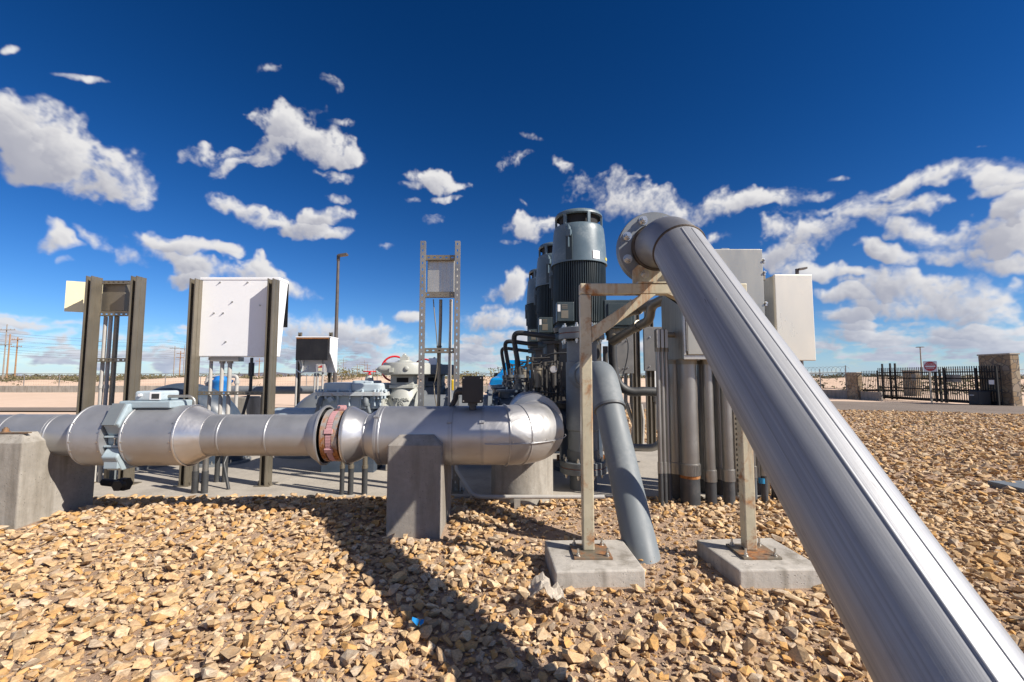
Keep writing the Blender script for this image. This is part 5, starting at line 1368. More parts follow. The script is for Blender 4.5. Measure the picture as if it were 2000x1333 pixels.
bend(658, 7.6, .42, .38, 757, 'big grey inverted pipe bend behind the pale blue control valve', RAD(8))
b = MB(); zz = P(550, 762.5, 9.0).z; b.cyl((px(430, 9.0), 9.0, zz), (px(645, 9.0), 9.0, zz), .075, n=24); bb_ = thing('grey_pipe', 'thin grey pipe running level behind the wide rack', 'pipe', (px(550, 9), 9.0, PAD_Z)); b.build('pipe', M['steelpipe'], bb_)
b = MB(); b.bx(px(520, 9) - .06, px(520, 9) + .06, 8.95, 9.05, PAD_Z, zz - .07); b.build('pipe_support', M['galv'], bb_)
b = MB(); q = P(455, 806, 8.8); b.bx(px(452, 8.8), px(489, 8.8), 8.7, 9.4, PAD_Z, P(455, 776, 8.8).z); tag(b.build('thrust_block', M['concrete'], bevel=.02), 'weathered concrete block behind the legs of the wide rack', 'concrete block')
bv = thing('backflow_valve', 'bright blue valve with white pipework behind the white housing conduits', 'valve', (px(432, 8.4), 8.4, PAD_Z))
q = P(431, 752, 8.4); b = MB(); b.lathe((q.x, 8.4, q.z - .18), Z, [(0, .13), (.1, .16), (.2, .17), (.24, .2), (.27, .2), (.27, .12), (.33, .10), (.35, .03)], 28, True, 40); b.build('body', M['blue_valve'], bv)
b = MB(); b.cyl((q.x - .05, 8.4, PAD_Z), (q.x - .05, 8.4, q.z - .15), .08); b.build('riser', M['conduit_white'], bv)
for u, v in ((404, 736), (462, 735)):
    b = MB(); p = P(u, v, 8.4); b.tube(fillet([(q.x, 8.42, p.z), (p.x, 8.42, p.z), (p.x, 8.42, PAD_Z)], .05, 6), .032, 14); b.cyl((p.x, 8.42, p.z - .14), (p.x, 8.42, p.z - .08), .045, n=14); b.build('white_pipe', M['conduit_white'], bv)

# ------------------------------------------------------------------ stainless electrical cabinets at the right
YC = 4.55
ca = thing('electrical_cabinet', 'tall brushed steel electrical cabinet half hidden by the leaning steel pipe', 'cabinet', (2.12, 4.9, 0))
cxl, cxr = px(1334, YC, 600), px(1494, YC, 600); cz0, cz1 = P(1400, 702, YC).z, P(1450, 485, YC).z; cyb = 5.22
b = MB(); b.bx(cxl, cxr, YC + .03, cyb, cz0, cz1); cs = b.build('case', M['cabinet'], ca, bevel=.008)
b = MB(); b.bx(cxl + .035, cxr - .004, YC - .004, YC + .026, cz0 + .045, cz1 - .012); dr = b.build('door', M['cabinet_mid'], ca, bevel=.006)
b = MB(); b.bx(cxl - .001, cxr + .001, YC + .012, YC + .0295, cz0 - .002, cz0 + .04); b.bx(cxl - .001, cxl + .022, YC + .006, YC + .0295, cz0 + .04, cz1); b.build('frame_lip', M['cabinet'], cs, bevel=.003)
b = MB(); b.cyl((cxl + .027, YC + .002, cz0 + .08), (cxl + .027, YC + .002, cz0 + .52), .0075, n=10)
for i in range(8): b.cyl((cxl + .027, YC + .002, cz0 + .08 + i * .055), (cxl + .027, YC + .002, cz0 + .082 + i * .055), .011, n=10)
b.build('hinge', M['cabinet_dark'], dr)
for v in (510, 534, 594):
    b = MB(); z = P(1495, v, YC).z; b.bx(cxr, cxr + .022, YC - .006, YC + .05, z - .022, z + .022); b.cyl((cxr + .012, YC - .006, z + .008), (cxr + .012, YC - .02, z + .008), .011, n=8); b.build('latch', M['bolt'], dr, bevel=.003)
b = MB(); xq = px(1408, YC + .2, 484); b.bx(xq - .03, xq + .03, YC + .12, YC + .17, cz1, cz1 + .035); b.cyl((xq + .03, YC + .145, cz1 + .02), (xq + .055, YC + .145, cz1 + .02), .02, n=10); b.build('roof_clip', M['bolt'], cs)
b = MB(); b.bx(cxr, cxr + .11, YC + .16, YC + .30, P(1500, 541, YC).z, P(1500, 527, YC).z); b.build('rear_bracket', M['galv'], cs, bevel=.004)
cbx = thing('electrical_cabinet', 'smaller pale steel electrical cabinet at the right, its side dark in shade', 'cabinet', (2.9, 4.95, 0))
YC2 = 4.70
dxl, dxr = px(1514, YC2, 620), px(1588, YC2, 620); dz0, dz1 = P(1550, 705, YC2).z, P(1550, 537, YC2).z
b = MB(); b.bx(dxl + .004, dxr - .004, YC2 + .02, YC2 + .42, dz0 + .008, dz1 - .006); o = b.build('case', M['cabinet'], cbx, bevel=.006)
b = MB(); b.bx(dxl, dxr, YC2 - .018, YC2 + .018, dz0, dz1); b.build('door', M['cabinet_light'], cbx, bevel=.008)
b = MB(); b.bx(dxr - .001, dxr + .014, YC2 + .02, YC2 + .05, dz0 + .04, dz1 - .06); b.build('side_flange', M['rust'], o)
b = MB(); xq = (dxl + dxr) / 2; b.mark(); strut(b, (dxr - .18, YC2 + .46, 0), (dxr - .18, YC2 + .46, dz1 - .1), (0, -1, 0), .06, .05, True, .06); b.mark(); strut(b, (dxl + .08, YC2 + .46, 0), (dxl + .08, YC2 + .46, dz1 - .1), (0, -1, 0), .06, .05, True, .06); b.build_each('strut_leg', M['galv'], cbx, solid=.003)
b = MB(); b.mark().cyl((dxl + .1, YC2 + .2, -.05), (dxl + .1, YC2 + .2, dz0 + .01), .05); b.mark().cyl((dxl + .25, YC2 + .2, -.05), (dxl + .25, YC2 + .2, dz0 + .01), .04); b.build_each('conduit', M['conduit'], cbx)
# conduits rising into the big cabinet
def riser(u, Yr, r, vt, vc, kind='conduit', ribbed=False, lower='pvc_black', vcap=None):
    xx = px(u, Yr, 850); zt = P(u, vt, Yr).z; zc_ = P(u, vc, Yr).z
    b = MB(); b.cyl((xx, Yr, zc_), (xx, Yr, zt), r, n=28); o = b.build('conduit', M[kind], ca)
    b = MB(); b.lathe((xx, Yr, zc_ - .11), Z, [(0, r), (0, r + .010), (.115, r + .010), (.12, r + .004), (.12, r)], 28, False)
    if ribbed:
        for i in range(40): a = 2 * math.pi * i / 40; e = Vector((math.cos(a), math.sin(a), 0)); t = Vector((-math.sin(a), math.cos(a), 0)); b.box(Vector((xx, Yr, zc_ - .055)) + e * (r + .011), e * .004, t * .005, Z * .052)
    b.build('coupling', M['conduit'] , o)
    b = MB(); b.cyl((xx, Yr, -.06), (xx, Yr, zc_ - .10), r + .003, n=28); b.build('lower_sleeve', M[lower], o)
    if ribbed:
        b = MB(); b.cyl((xx, Yr, zc_ - .14), (xx, Yr, zc_ - .105), r + .006, n=28); b.build('tape_ring', M['rust'], o)
    b = MB(); b.cyl((xx, Yr, zt - .05), (xx, Yr, zt), r + .016, n=8); b.build('locknut', M['galv'], o)
    return o
riser(1345, 4.76, .094, 703, 906, ribbed=True)
riser(1322, 4.98, .094, 703, 903)
riser(1385, 4.74, .052, 703, 919); riser(1375, 5.08, .056, 703, 915)
riser(1420, 4.74, .054, 703, 918); riser(1405, 5.0, .054, 703, 915)
riser(1469, 4.80, .024, 703, 912, lower='pvc_dark'); riser(1476, 5.0, .03, 703, 918)
riser(1489, 4.80, .030, 703, 908); riser(1508, 4.95, .028, 703, 920)
b = MB(); xx = px(1488, 4.8, 940); b.cyl((xx, 4.80, P(1488, 944, 4.8).z), (xx, 4.80, P(1488, 934, 4.8).z), .0345, n=28); b.build('blue_sticker', M['sticker_blue'], ca)
for i, (u, Yr) in enumerate(((1287, 4.70), (1295, 4.74), (1303, 4.78))):
    xx = px(u, Yr, 800); zt = P(u, 682, Yr).z; zcp = P(u, 905, Yr).z
    b = MB(); b.cyl((xx, Yr, zcp), (xx, Yr, zt), .0215, n=16); o = b.build('conduit', M['conduit'], ca)
    b = MB(); b.cyl((xx, Yr, zcp - .1), (xx, Yr, zcp + .01), .027, n=16); b.build('coupling', M['conduit'], o)
    b = MB(); b.cyl((xx, Yr, -.05), (xx, Yr, zcp - .09), .025, n=16); b.build('lower_sleeve', M['pvc_black'], o)
    b = MB(); zb0, zb1 = P(u, 682, Yr).z, P(u, 643, Yr).z; b.prism(rrect(xx - .018, xx + .018, zb0, zb1, .017), (0, Yr - .03, 0), X, Z, Y * .075); b.cyl((xx, Yr, zb0 - .03), (xx, Yr, zb0 + .01), .03, n=12)
    lb_ = b.build('conduit_body', M['galv'], o, bevel=.004)
    b = MB(); b.prism(rrect(xx - .015, xx + .015, zb0 + .008, zb1 - .008, .014), (0, Yr - .036, 0), X, Z, Y * .0055); b.build('body_cover', M['galv_light'], lb_)
b = MB(); z = P(1300, 655, 4.85).z; b.cyl((px(1303, 4.78, 650), 4.82, z), (cxl + .02, 4.82, z), .03, n=14); b.build('nipple', M['galv'], ca)
b = MB()
for xx, yy in ((cxl + .20, 5.30), (cxr - .26, 5.28), (px(1437, 4.95, 850), 4.97)):
    b.mark(); strut(b, (xx, yy, 0), (xx, yy, cz1 - .2 if yy > 5.1 else cz0), (0, -1, 0), .06, .06, True, .055)
b.build_each('strut_leg', M['galv'], ca, solid=.003)
# conduits from the motor to the cabinet
cr_ = thing('conduit_run', 'pair of grey bent conduits running from the nearest motor to the tall cabinet', 'conduit', (1.75, 5.8, 1.9))
b = MB(); b.tube(fillet([P(1196, 668, 6.15), P(1240, 640, 5.75), P(1268, 627, 5.5), P(1272, 597, 5.45), P(1318, 574, 5.05)], .12, 8), .058, 20); b.build('lower_conduit', M['galv'], cr_)
b = MB(); b.tube(fillet([P(1222, 614, 6.0), P(1248, 603, 5.75), P(1290, 590, 5.3)], .2, 6), .055, 20); b.build('upper_conduit', M['galv'], cr_)
b = MB()
for p, q in ((P(1244, 639, 5.72), P(1249, 635, 5.66)), (P(1243, 606, 5.78), P(1248, 604, 5.72))): b.mark().cyl(p, q, .068, n=20)
b.build_each('conduit_clamp', M['galv'], cr_)
# rear rack of grey panels
r5 = thing('panel_rack', 'shaded rack of grey panels on steel struts between the standpipe and the tall cabinet', 'rack', (2.4, 8.3, PAD_Z))
YQ = 8.30
for u in (1243.5, 1271):
    b = MB(); xx = px(u, YQ, 800); z1 = P(u, 585, YQ).z
    for dx in (-.038, .038): strut(b, (xx + dx, YQ, PAD_Z), (xx + dx, YQ, z1), (0, 1, 0), .072, .07, False)
    b.build('post', M['galv'], r5, solid=.004)
b = MB(); b.bx(px(1203, YQ), px(1236, YQ), YQ - .08, YQ - .02, P(1220, 730, YQ).z, P(1220, 650, YQ).z); o = b.build('panel', M['cabinet_dark'], r5, bevel=.006)
b = MB(); b.bx(px(1256, YQ), px(1300, YQ), YQ - .10, YQ - .04, P(1270, 725, YQ).z, P(1270, 640, YQ).z); o2 = b.build('panel', M['cabinet_dark'], r5, bevel=.006)
b = MB()
for (u, v) in ((1208, 668), (1214, 667), (1224, 666), (1208, 720), (1218, 720), (1226, 719)): q = P(u, v, YQ - .08); b.mark().bolt(q, -Y, .012, .012, .03)
b.build_each('panel_bolt', M['bolt'], o)
b = MB()
for (u, v) in ((1269, 659), (1269, 716)): q = P(u, v, YQ - .1); b.mark().bolt(q, -Y, .012, .012, .01)
b.build_each('panel_bolt', M['bolt'], o2)
for v in (760,): crossbar(r5, px(1225, YQ), px(1290, YQ), P(1250, v, YQ).z, YQ + .09)
for u, u2, s in ((1222, 1238, .035), (1233, 1242, .03)):
    b = MB(); b.tube(fillet([P(u, 728, YQ + .1), P(u, 785, YQ + .1), P(u2, 830, YQ + .1), P(u2 - 3, 860, YQ + .1), Vector((px(u2 - 8, YQ), YQ + .1, PAD_Z))], .15, 6), s, 14); b.build('conduit', M['conduit'], r5)
b = MB(); b.tube(fillet([P(1252, 790, YQ + .2), P(1256, 820, YQ + .2), P(1255, 868, YQ + .2)], .2, 5), .03, 12); b.build('conduit', M['conduit_white'], r5)
b = MB(); q = P(1281, 785, YQ); b.cyl(q, q + Z * .24, .06, n=16); b.cyl(q - Z * .5, q, .022, n=12); b.build('seal_fitting', M['conduit'], r5)
b = MB(); b.tube(bez(P(1212, 652, 7.9), P(1240, 655, 7.9), P(1222, 720, 7.9), P(1214, 740, 7.9), 12) + bez(P(1214, 740, 7.9), P(1208, 780, 7.9), P(1226, 830, 7.9), P(1224, 860, 7.9), 8), .011, 8); b.build('cable', M['hose'], r5)
b = MB(); b.bx(px(1275, 8.8), px(1297, 8.8), 8.75, 8.8, P(1280, 772, 8.8).z, P(1280, 700, 8.8).z); b.build('panel_back', M['white'], r5)
# conduits lying along the pad
t = thing('pad_conduit', 'thin pale conduit running low across the slab in front of the round pier', 'conduit', (.3, 4.75, PAD_Z))
b = MB(); Yq = 4.60; z = .11; b.tube(fillet([(px(888, 5.2, 880), 5.2, .42), (px(893, 5.1, 905), 5.05, .28), (px(925, Yq, 938), Yq, z), (px(1180, Yq, 938), Yq, z)], .14, 8), .020, 14); b.build('pipe', M['conduit_white'], t)
b = MB()
for u in (1010, 1150): b.mark().bx(px(u, Yq) - .03, px(u, Yq) + .03, Yq - .03, Yq + .03, -.02, z - .017)
b.build_each('pipe_foot', M['concrete'], t)
t = thing('pad_conduit', 'thicker grey conduit lying across the slab behind the standpipe and curving up by the cabinet', 'conduit', (1.4, 6.6, PAD_Z))
Yq = 6.9; z = .235; b = MB(); b.tube(fillet([(px(1075, Yq), Yq, z), (px(1235, Yq), Yq, z), (px(1292, Yq - .2), Yq - .2, z + .02), (px(1300, Yq - .3), Yq - .3, 1.2)], .4, 10), .055, 18); b.build('pipe', M['conduit'], t)
b = MB()
for u in (1096, 1170): b.mark().bx(px(u, Yq) - .07, px(u, Yq) + .07, Yq - .08, Yq + .08, PAD_Z, .12); b.bx(px(u, Yq) - .02, px(u, Yq) + .02, Yq - .03, Yq + .03, .12, z - .05)
b.build_each('pipe_foot', M['rust'], t)
# short black pipe stub beside the left pedestal
t = thing('capped_stub', 'black hexagonal capped pipe stub sticking out beside the left pedestal', 'pipe stub', (px(225, 4.35, 945), 4.35, .12))
b = MB(); q = P(242, 946, 4.38); b.cyl((px(195, 4.38, 946), 4.42, q.z + .01), (q.x, 4.38, q.z), .034, n=16); b.build('pipe', M['black'], t)
b = MB(); b.cyl((q.x - .035, 4.385, q.z), (q.x + .035, 4.375, q.z), .062, n=6); b.cyl((q.x, 4.36, q.z), (q.x - .0, 4.30, q.z), .05, n=6); b.build('cap', M['black'], t)

# ------------------------------------------------------------------ blue pickup beyond the pumps
TY = 15.5; tx = px(1006, TY)
tk = thing('pickup_truck', 'light blue pickup truck parked beyond the pumps', 'truck', (tx, TY, 0))
zg = -.03
def T(x, y, z): # truck frame: x across, y from nose backwards
    a = RAD(-11); return Vector((tx + x * math.cos(a) - y * math.sin(a) * -1 * -1, TY + x * math.sin(a) + y * math.cos(a), zg + z))
def loft(mb, secs):
    n = len(secs[0]); k = len(mb.v)
    for s in secs: mb.v.extend([tuple(p) for p in s])
    for i in range(len(secs) - 1):
        for j in range(n):
            j2 = (j + 1) % n; mb.f.append([k + i*n + j, k + (i+1)*n + j, k + (i+1)*n + j2, k + i*n + j2]); mb.sm.append(False)
    mb.f.append(list(range(k, k + n))[::-1]); mb.sm.append(False); m = k + (len(secs)-1)*n; mb.f.append(list(range(m, m + n))); mb.sm.append(False)
def sec(y, hw, z0, z1, hw1=None):
    z1 += .07
    h1 = hw1 or hw
    return [T(-hw, y, z0), T(hw, y, z0), T(hw, y, z0 + (z1-z0)*.6), T(h1, y, z1 - .03), T(h1 - .06, y, z1), T(-h1 + .06, y, z1), T(-h1, y, z1 - .03), T(-hw, y, z0 + (z1-z0)*.6)]
b = MB(); loft(b, [sec(0, .90, .55, 1.10, .80), sec(.10, .96, .48, 1.19, .88), sec(.9, .98, .45, 1.26, .92), sec(1.45, .99, .45, 1.30, .94), sec(3.4, .99, .45, 1.34, .96), sec(5.5, .98, .5, 1.34, .97)])
body = b.build('body', M['car_blue'], tk, bevel=.03)
b = MB(); loft(b, [sec(1.35, .90, 1.24, 1.36, .86), sec(2.05, .88, 1.24, 1.88, .72), sec(3.0, .88, 1.24, 1.92, .72), sec(3.5, .90, 1.24, 1.40, .84)]); b.build('cab', M['car_blue'], tk, bevel=.03)
b = MB(); b.add([T(-.70, 1.44, 1.42), T(.70, 1.44, 1.42), T(.62, 1.98, 1.83), T(-.62, 1.98, 1.83)], [(0,1,2,3)]); b.build('windscreen', M['glass'], tk, solid=.02)
for s in (-1, 1):
    b = MB(); b.box(T(s * .80, .03, .93), T(.14, 0, 0) - T(0, 0, 0), T(0, .09, 0) - T(0, 0, 0), Z * .09); b.build('headlight', M['plate'], tk, bevel=.02)
    b = MB(); b.box(T(s * .905, .05, .96), T(.035, 0, 0) - T(0, 0, 0), T(0, .08, 0) - T(0, 0, 0), Z * .07); b.build('indicator_lamp', M['lamp_amber'], tk, bevel=.01)
    for yy in (.95, 4.3):
        b = MB(); d = T(1, 0, 0) - T(0, 0, 0); b.cyl(T(s * .78, yy, .40), T(s * 1.0, yy, .40), .40, n=32); wh = b.build('wheel', M['tyre'], tk)
        b = MB(); b.cyl(T(s * 1.0, yy, .40), T(s * 1.01, yy, .40), .24, n=24); b.build('rim', M['plate'], wh)
    b = MB(); b.box(T(s * 1.07, 1.75, 1.36), T(.07, 0, 0) - T(0, 0, 0), T(0, .05, 0) - T(0, 0, 0), Z * .09); b.build('mirror', M['black'], tk, bevel=.02)
b = MB(); b.box(T(0, -.005, .92), T(.62, 0, 0) - T(0, 0, 0), T(0, .05, 0) - T(0, 0, 0), Z * .12); b.build('grille', M['black'], tk, bevel=.01)
b = MB(); b.box(T(0, -.06, .60), T(.92, 0, 0) - T(0, 0, 0), T(0, .10, 0) - T(0, 0, 0), Z * .10); b.build('bumper', M['plate'], tk, bevel=.03)

# ------------------------------------------------------------------ lamp posts
def lamp(u, v, Yl, label, arm):
    p = P(u, v, Yl); t = thing('lamp_post', label, 'lamp post', (p.x, Yl, -.05), 'slim dark lamp posts')
    b = MB(); b.lathe((p.x, Yl, -.05), Z, [(0, .095), (p.z + .05, .062)], 20, True); b.build('pole', M['pole'], t)
    b = MB(); b.lathe((p.x, Yl, -.05), Z, [(0, .2), (.25, .2), (.28, .12)], 20, True); b.build('base', M['concrete'], t)
    b = MB(); b.box((p.x + arm * .22, Yl - .02, p.z + .03), Vector((.20, 0, .03 * arm)), Y * .13, Z * .045); b.bx(p.x - .06, p.x + .06, Yl - .06, Yl + .06, p.z - .25, p.z + .04); b.build('lamp_head', M['pole'], t, bevel=.01)
lamp(661, 500, 20.5, 'slim dark lamp post standing behind the small white housing', 1)
lamp(1556.5, 527, 21.5, 'slim dark lamp post peeping over the smaller pale cabinet', 1)
mp = P(1797, 679, 95); t = thing('mast_light', 'distant high mast light behind the gate', 'mast', (mp.x, 95, -.1))
b = MB(); b.cyl((mp.x, 95, -.1), (mp.x, 95, mp.z), .16, .09, 10); b.build('mast', M['wood_grey'], t)
b = MB(); b.cyl((mp.x, 95, mp.z), (mp.x, 95, mp.z + .12), .75, .6, 12); b.build('lamp_ring', M['pole'], t)

# ------------------------------------------------------------------ power lines and their poles
pole_tops = {}
def upole(u, v, Yp_, kind, arms, label, lean_=0.0, grp=None):
    p = P(u, v, Yp_); t = thing('utility_pole', label, 'pole', (p.x, Yp_, -.3), grp)
    b = MB(); b.cyl((p.x - lean_, Yp_, -.3), (p.x, Yp_, p.z), .19 if kind == 'wood' else .16, .13 if kind == 'wood' else .09, 10); b.build('pole', M[kind], t)
    for (va, half, off) in arms:
        z = P(u, va, Yp_).z; b = MB(); b.bar((p.x - half + off, Yp_ - .18, z), (p.x + half + off, Yp_ - .18, z), .15, .15)
        for k in (-.9, -.5, .5, .9): b.cyl((p.x + off + half * k, Yp_ - .18, z + .07), (p.x + off + half * k, Yp_ - .18, z + .3), .06, n=6)
        b.build('crossarm', M['wood'] if kind == 'wood' else M['wood_grey'], t)
    return p
upole(14, 634, 105, 'wood_grey', [(645, 2.2, 0), (674, 1.7, 0)], 'tall thin grey utility pole at the left edge of the photo')
upole(20, 653, 112, 'wood', [], 'bare orange brown wooden pole second from the left edge')
upole(35, 659, 118, 'wood', [(664, 1.4, 0), (678, 1.4, 0)], 'wooden utility pole with two crossarms left of the cream cabinet door')
upole(187, 653, 120, 'wood_grey', [(667, 1.9, 0)], 'thin grey utility pole seen between the legs of the left rack')
upole(342, 676, 150, 'wood_grey', [(681, 1.6, 0)], 'thin grey utility pole just left of the wide white housing rack', grp=None)
upole(353, 686, 150, 'wood', [(691, 1.2, 0), (699, 1.2, 0)], 'wooden utility pole with crossarms just left of the wide white housing rack')
upole(361, 675, 160, 'wood_grey', [(682, 1.4, 0)], 'thin grey utility pole touching the left leg of the wide rack')
upole(507, 700, 170, 'wood', [(706, 1.3, 0)], 'small wooden utility pole below the white housing')
k = 0
for (u, v, Yq, kd) in ((661, 706, 240, 'wood_grey'), (671, 700, 230, 'wood_grey'), (698, 713, 250, 'wood'), (703, 708, 240, 'wood_grey'), (712, 704, 230, 'wood_grey'), (718, 711, 260, 'wood'), (730, 722, 260, 'wood'), (734, 719, 250, 'wood')):
    upole(u, v, Yq, kd, [(v + 4, 2.0, 0), (v + 9, 1.6, 0)], 'tiny far utility pole above the pale blue control valve', grp='tiny far utility poles above the control valve')
for (v0, v1, ya, yb) in ((640, 676, 105, 230), (645, 680, 105, 230), (655, 684, 112, 235), (664, 688, 118, 240), (667, 690, 118, 235), (674, 692, 105, 240), (679, 694, 118, 235), (684, 697, 112, 240), (660, 673, 150, 250)):
    a = P(-80, v0, ya); c = P(700, (v0 + 2 * v1) / 3 + 22, yb); pts = []
    for i in range(41):
        f = i / 40; p = a.lerp(c, f); s = (f * 3) % 1; p = p - Z * (4 * s * (1 - s) * 1.1); pts.append(p)
    b = MB(); b.tube(pts, .028, 5); tag(b.build('power_line', M['wire']), 'thin dark power line strung across the sky at the left', 'power line', 'power lines at the left')

# ------------------------------------------------------------------ low wall, left chain link fence
b = MB(); b.bx(-62, 6, 38.6, 38.9, -.1, P(0, 754, 38.6).z); tag(b.build('low_wall', M['concrete'], bevel=.02), 'long low pale concrete kerb wall before the sand mounds', 'wall')
cf = thing('chain_link_fence', 'long thin chain link fence before the scrub at the left and centre', 'fence', (-20, 44, -.1))
b = MB(); zt = P(0, 730.5, 44).z
for x in np.arange(-64, 28, 3.4):
    q = MB(); q.cyl((x, 44, -.1), (x, 44, zt), .035, n=6); q.build('fence_post', M['mesh_steel'], cf)
b.cyl((-66, 44, zt), (30, 44, zt), .028, n=6); b.build('top_rail', M['mesh_steel'], cf)
b = MB()
for z in np.arange(.05, zt, .24): b.cyl((-66, 44.02, z), (30, 44.02, z), .0035, n=4)
for x in np.arange(-66, 30, .24): b.cyl((x, 44.02, 0), (x, 44.02, zt), .003, n=3, caps=False)
b.build('wire_mesh', M['mesh_steel'], cf)

# ------------------------------------------------------------------ gate, stone pillars, wall and fence at the right
def stone_mat():
    t = NT('flagstone masonry')
    vo = t.n('ShaderNodeTexVoronoi', feature='DISTANCE_TO_EDGE'); vo.inputs['Scale'].default_value = 4.2; t.l(t.co, vo.inputs['Vector'])
    vc = t.n('ShaderNodeTexVoronoi'); vc.inputs['Scale'].default_value = 4.2; t.l(t.co, vc.inputs['Vector'])
    sep_ = t.n('ShaderNodeSeparateColor'); t.l(vc.outputs['Color'], sep_.inputs[0])
    c = t.ramp(sep_.outputs[0], [(0, (.22,.155,.095)), (.35, (.30,.225,.145)), (.6, (.36,.29,.20)), (.8, (.25,.165,.09)), (1, (.33,.27,.21))])
    c = t.mix(t.ramp(t.noise(22, 6), [(.4, 0), (.7, .35)]), c, (.26,.19,.13))
    m = t.ramp(vo.outputs['Distance'], [(.025, 0), (.05, 1)]); c = t.mix(m, (.15,.125,.105), c)
    t.set('Base Color', c); t.set('Roughness', .9); t.set('Normal', t.bump(m, .8, .03)); return t.m
M['flagstone'] = stone_mat(); M['capstone'] = concrete('cap stone', (.40,.36,.31), streak=False)
def pillar(x0, x1, y0, y1, z1, label):
    t = thing('stone_pillar', label, 'pillar', ((x0 + x1)/2, (y0 + y1)/2, -.1), 'flagstone gate pillars')
    b = MB(); b.bx(x0, x1, y0, y1, -.1, z1 - .05); b.build('shaft', M['flagstone'], t, bevel=.03)
    b = MB(); b.bx(x0 - .03, x1 + .03, y0 - .03, y1 + .03, z1 - .05, z1 + .02); b.build('cap', M['capstone'], t, bevel=.015); return t
pillar(22.42, 22.85, 20.5, 21.9, P(1968, 691, 20.6).z, 'tall flagstone pillar at the right end of the black gate')
pillar(20.3, 20.62, 26.9, 27.75, P(1670, 728, 26.9).z, 'short flagstone pillar left of the black gate beside the razor wire fence')
pillar(27.6, 28.0, 31.3, 32.3, P(1787, 724, 31.3).z, 'flagstone pillar seen through the bars of the black gate')
XGt = 22.15; gy0, gy1 = 20.7, 27.6
zg1 = 1.78
gt = thing('sliding_gate', 'black steel picket gate with tall guide posts before the flagstone pillars', 'gate', (XGt, 24, -.03))
b = MB()
for z in (.10, .62, 1.18, 1.50): b.bar((XGt, gy0, z), (XGt, gy1, z), .07, .06)
b.bar((XGt, gy0, .04), (XGt, gy1, .04), .06, .12); b.build('rail', M['black_fence'], gt)
b = MB()
for y in np.arange(gy0, gy1, .115): b.bx(XGt - .014, XGt + .014, y - .014, y + .014, .02, zg1)
b.build('pickets', M['black_fence'], gt)
for u, vt, w_ in ((1718, 724, .05), (1728.5, 711, .07), (1744, 710, .07), (1753.5, 710, .07), (1831, 720, .07), (1840.5, 722, .07), (1850.5, 719, .09), (1912, 719, .09), (1952, 716, .06)):
    yy = XGt * FPX / (u - 1000); zz = P(u, vt, yy).z
    b = MB(); b.bx(XGt - .16 - w_, XGt - .16, yy - w_ / 2, yy + w_ / 2, -.05, zz); b.build('guide_post', M['black_fence'], gt)
b = MB(); b.bx(XGt - .1, XGt + .02, 26.0, 27.9, .15, .19); b.bx(XGt - .1, XGt + .02, 26.0, 27.9, 1.30, 1.34); b.build('guide_frame', M['black_fence'], gt)
b = MB(); b.bx(XGt - .75, XGt - .18, 21.0, 21.5, -.03, .62); o = b.build('gate_motor', M['black'], gt, bevel=.04)
b = MB(); b.bx(XGt - .765, XGt - .75, 21.2, 21.4, .40, .43); b.build('motor_label', M['sticker'], o)
b = MB(); b.bx(XGt - .26, XGt - .25, 20.75, 20.98, .92, 1.12); o = b.build('notice', M['sticker'], gt)
b = MB(); b.bx(XGt - .0315, XGt - .0135, 22.5, 23.35, 1.0, 1.36); b.build('notice_board', M['cabinet_dark'], gt)
b = MB(); b.bx(XGt - .0315, XGt - .0135, 25.0, 25.3, 1.05, 1.4); b.build('notice_board', M['cabinet_dark'], gt)
# picket fence and low wall between short pillar and gate
XW = 20.55
pf = thing('picket_fence', 'black picket fence on the low wall between the short pillar and the gate', 'fence', (XW, 26.3, 0))
b = MB(); b.bar((XW, 25.6, .50), (XW, 26.9, .50), .04, .04); b.bar((XW, 25.6, 1.42), (XW, 26.9, 1.42), .04, .04); b.build('rail', M['black_fence'], pf)
b = MB()
for y in np.arange(25.6, 26.88, .12): b.bx(XW - .01, XW + .01, y - .01, y + .01, .40, 1.6)
b.build('pickets', M['black_fence'], pf)
b = MB(); b.bx(XW - .1, XW + .1, 25.5, 26.88, -.1, .40); tag(b.build('low_wall', M['concrete_dark'], bevel=.02), 'short low grey wall under the black picket fence', 'wall')
b = MB(); b.bx(20.35, 20.55, 27.8, 60, -.1, .42); tag(b.build('low_wall', M['concrete_dark'], bevel=.02), 'low grey wall under the razor wire fence', 'wall')
rf = thing('chain_link_fence', 'chain link fence topped with coiled razor wire left of the short pillar', 'fence', (20.45, 36, .42))
for y in (27.95, 30.3, 33.2, 36.4, 40, 44, 49, 55):
    b = MB(); b.cyl((20.45, y, .42), (20.45, y, 1.50), .035, n=8)
    b.bar((20.45, y, 1.50), (20.45, y, 1.95 if y < 28 else 1.75), .04, .04); b.build('fence_post', M['mesh_steel'], rf)
b = MB()
for z in (.5, 1.50): b.cyl((20.45, 27.9, z), (20.45, 60, z), .024, n=6)
b.build('rail', M['mesh_steel'], rf)
b = MB()
for y in np.arange(27.9, 60, .13): b.cyl((20.46, y, .45), (20.46, y, 1.5), .0035, n=3, caps=False)
for z in np.arange(.6, 1.5, .13): b.cyl((20.46, 27.9, z), (20.46, 60, z), .0035, n=3, caps=False)
b.build('wire_mesh', M['mesh_steel'], rf)
b = MB(); pts = []
for i in range(1300):
    a = 2 * math.pi * i / 16; y = 27.9 + i * .0247; pts.append(Vector((20.45 + .20 * math.cos(a), y, 1.70 + .20 * math.sin(a))))
b.tube(pts, .008, 4); b.build('razor_wire', M['mesh_steel'], rf)
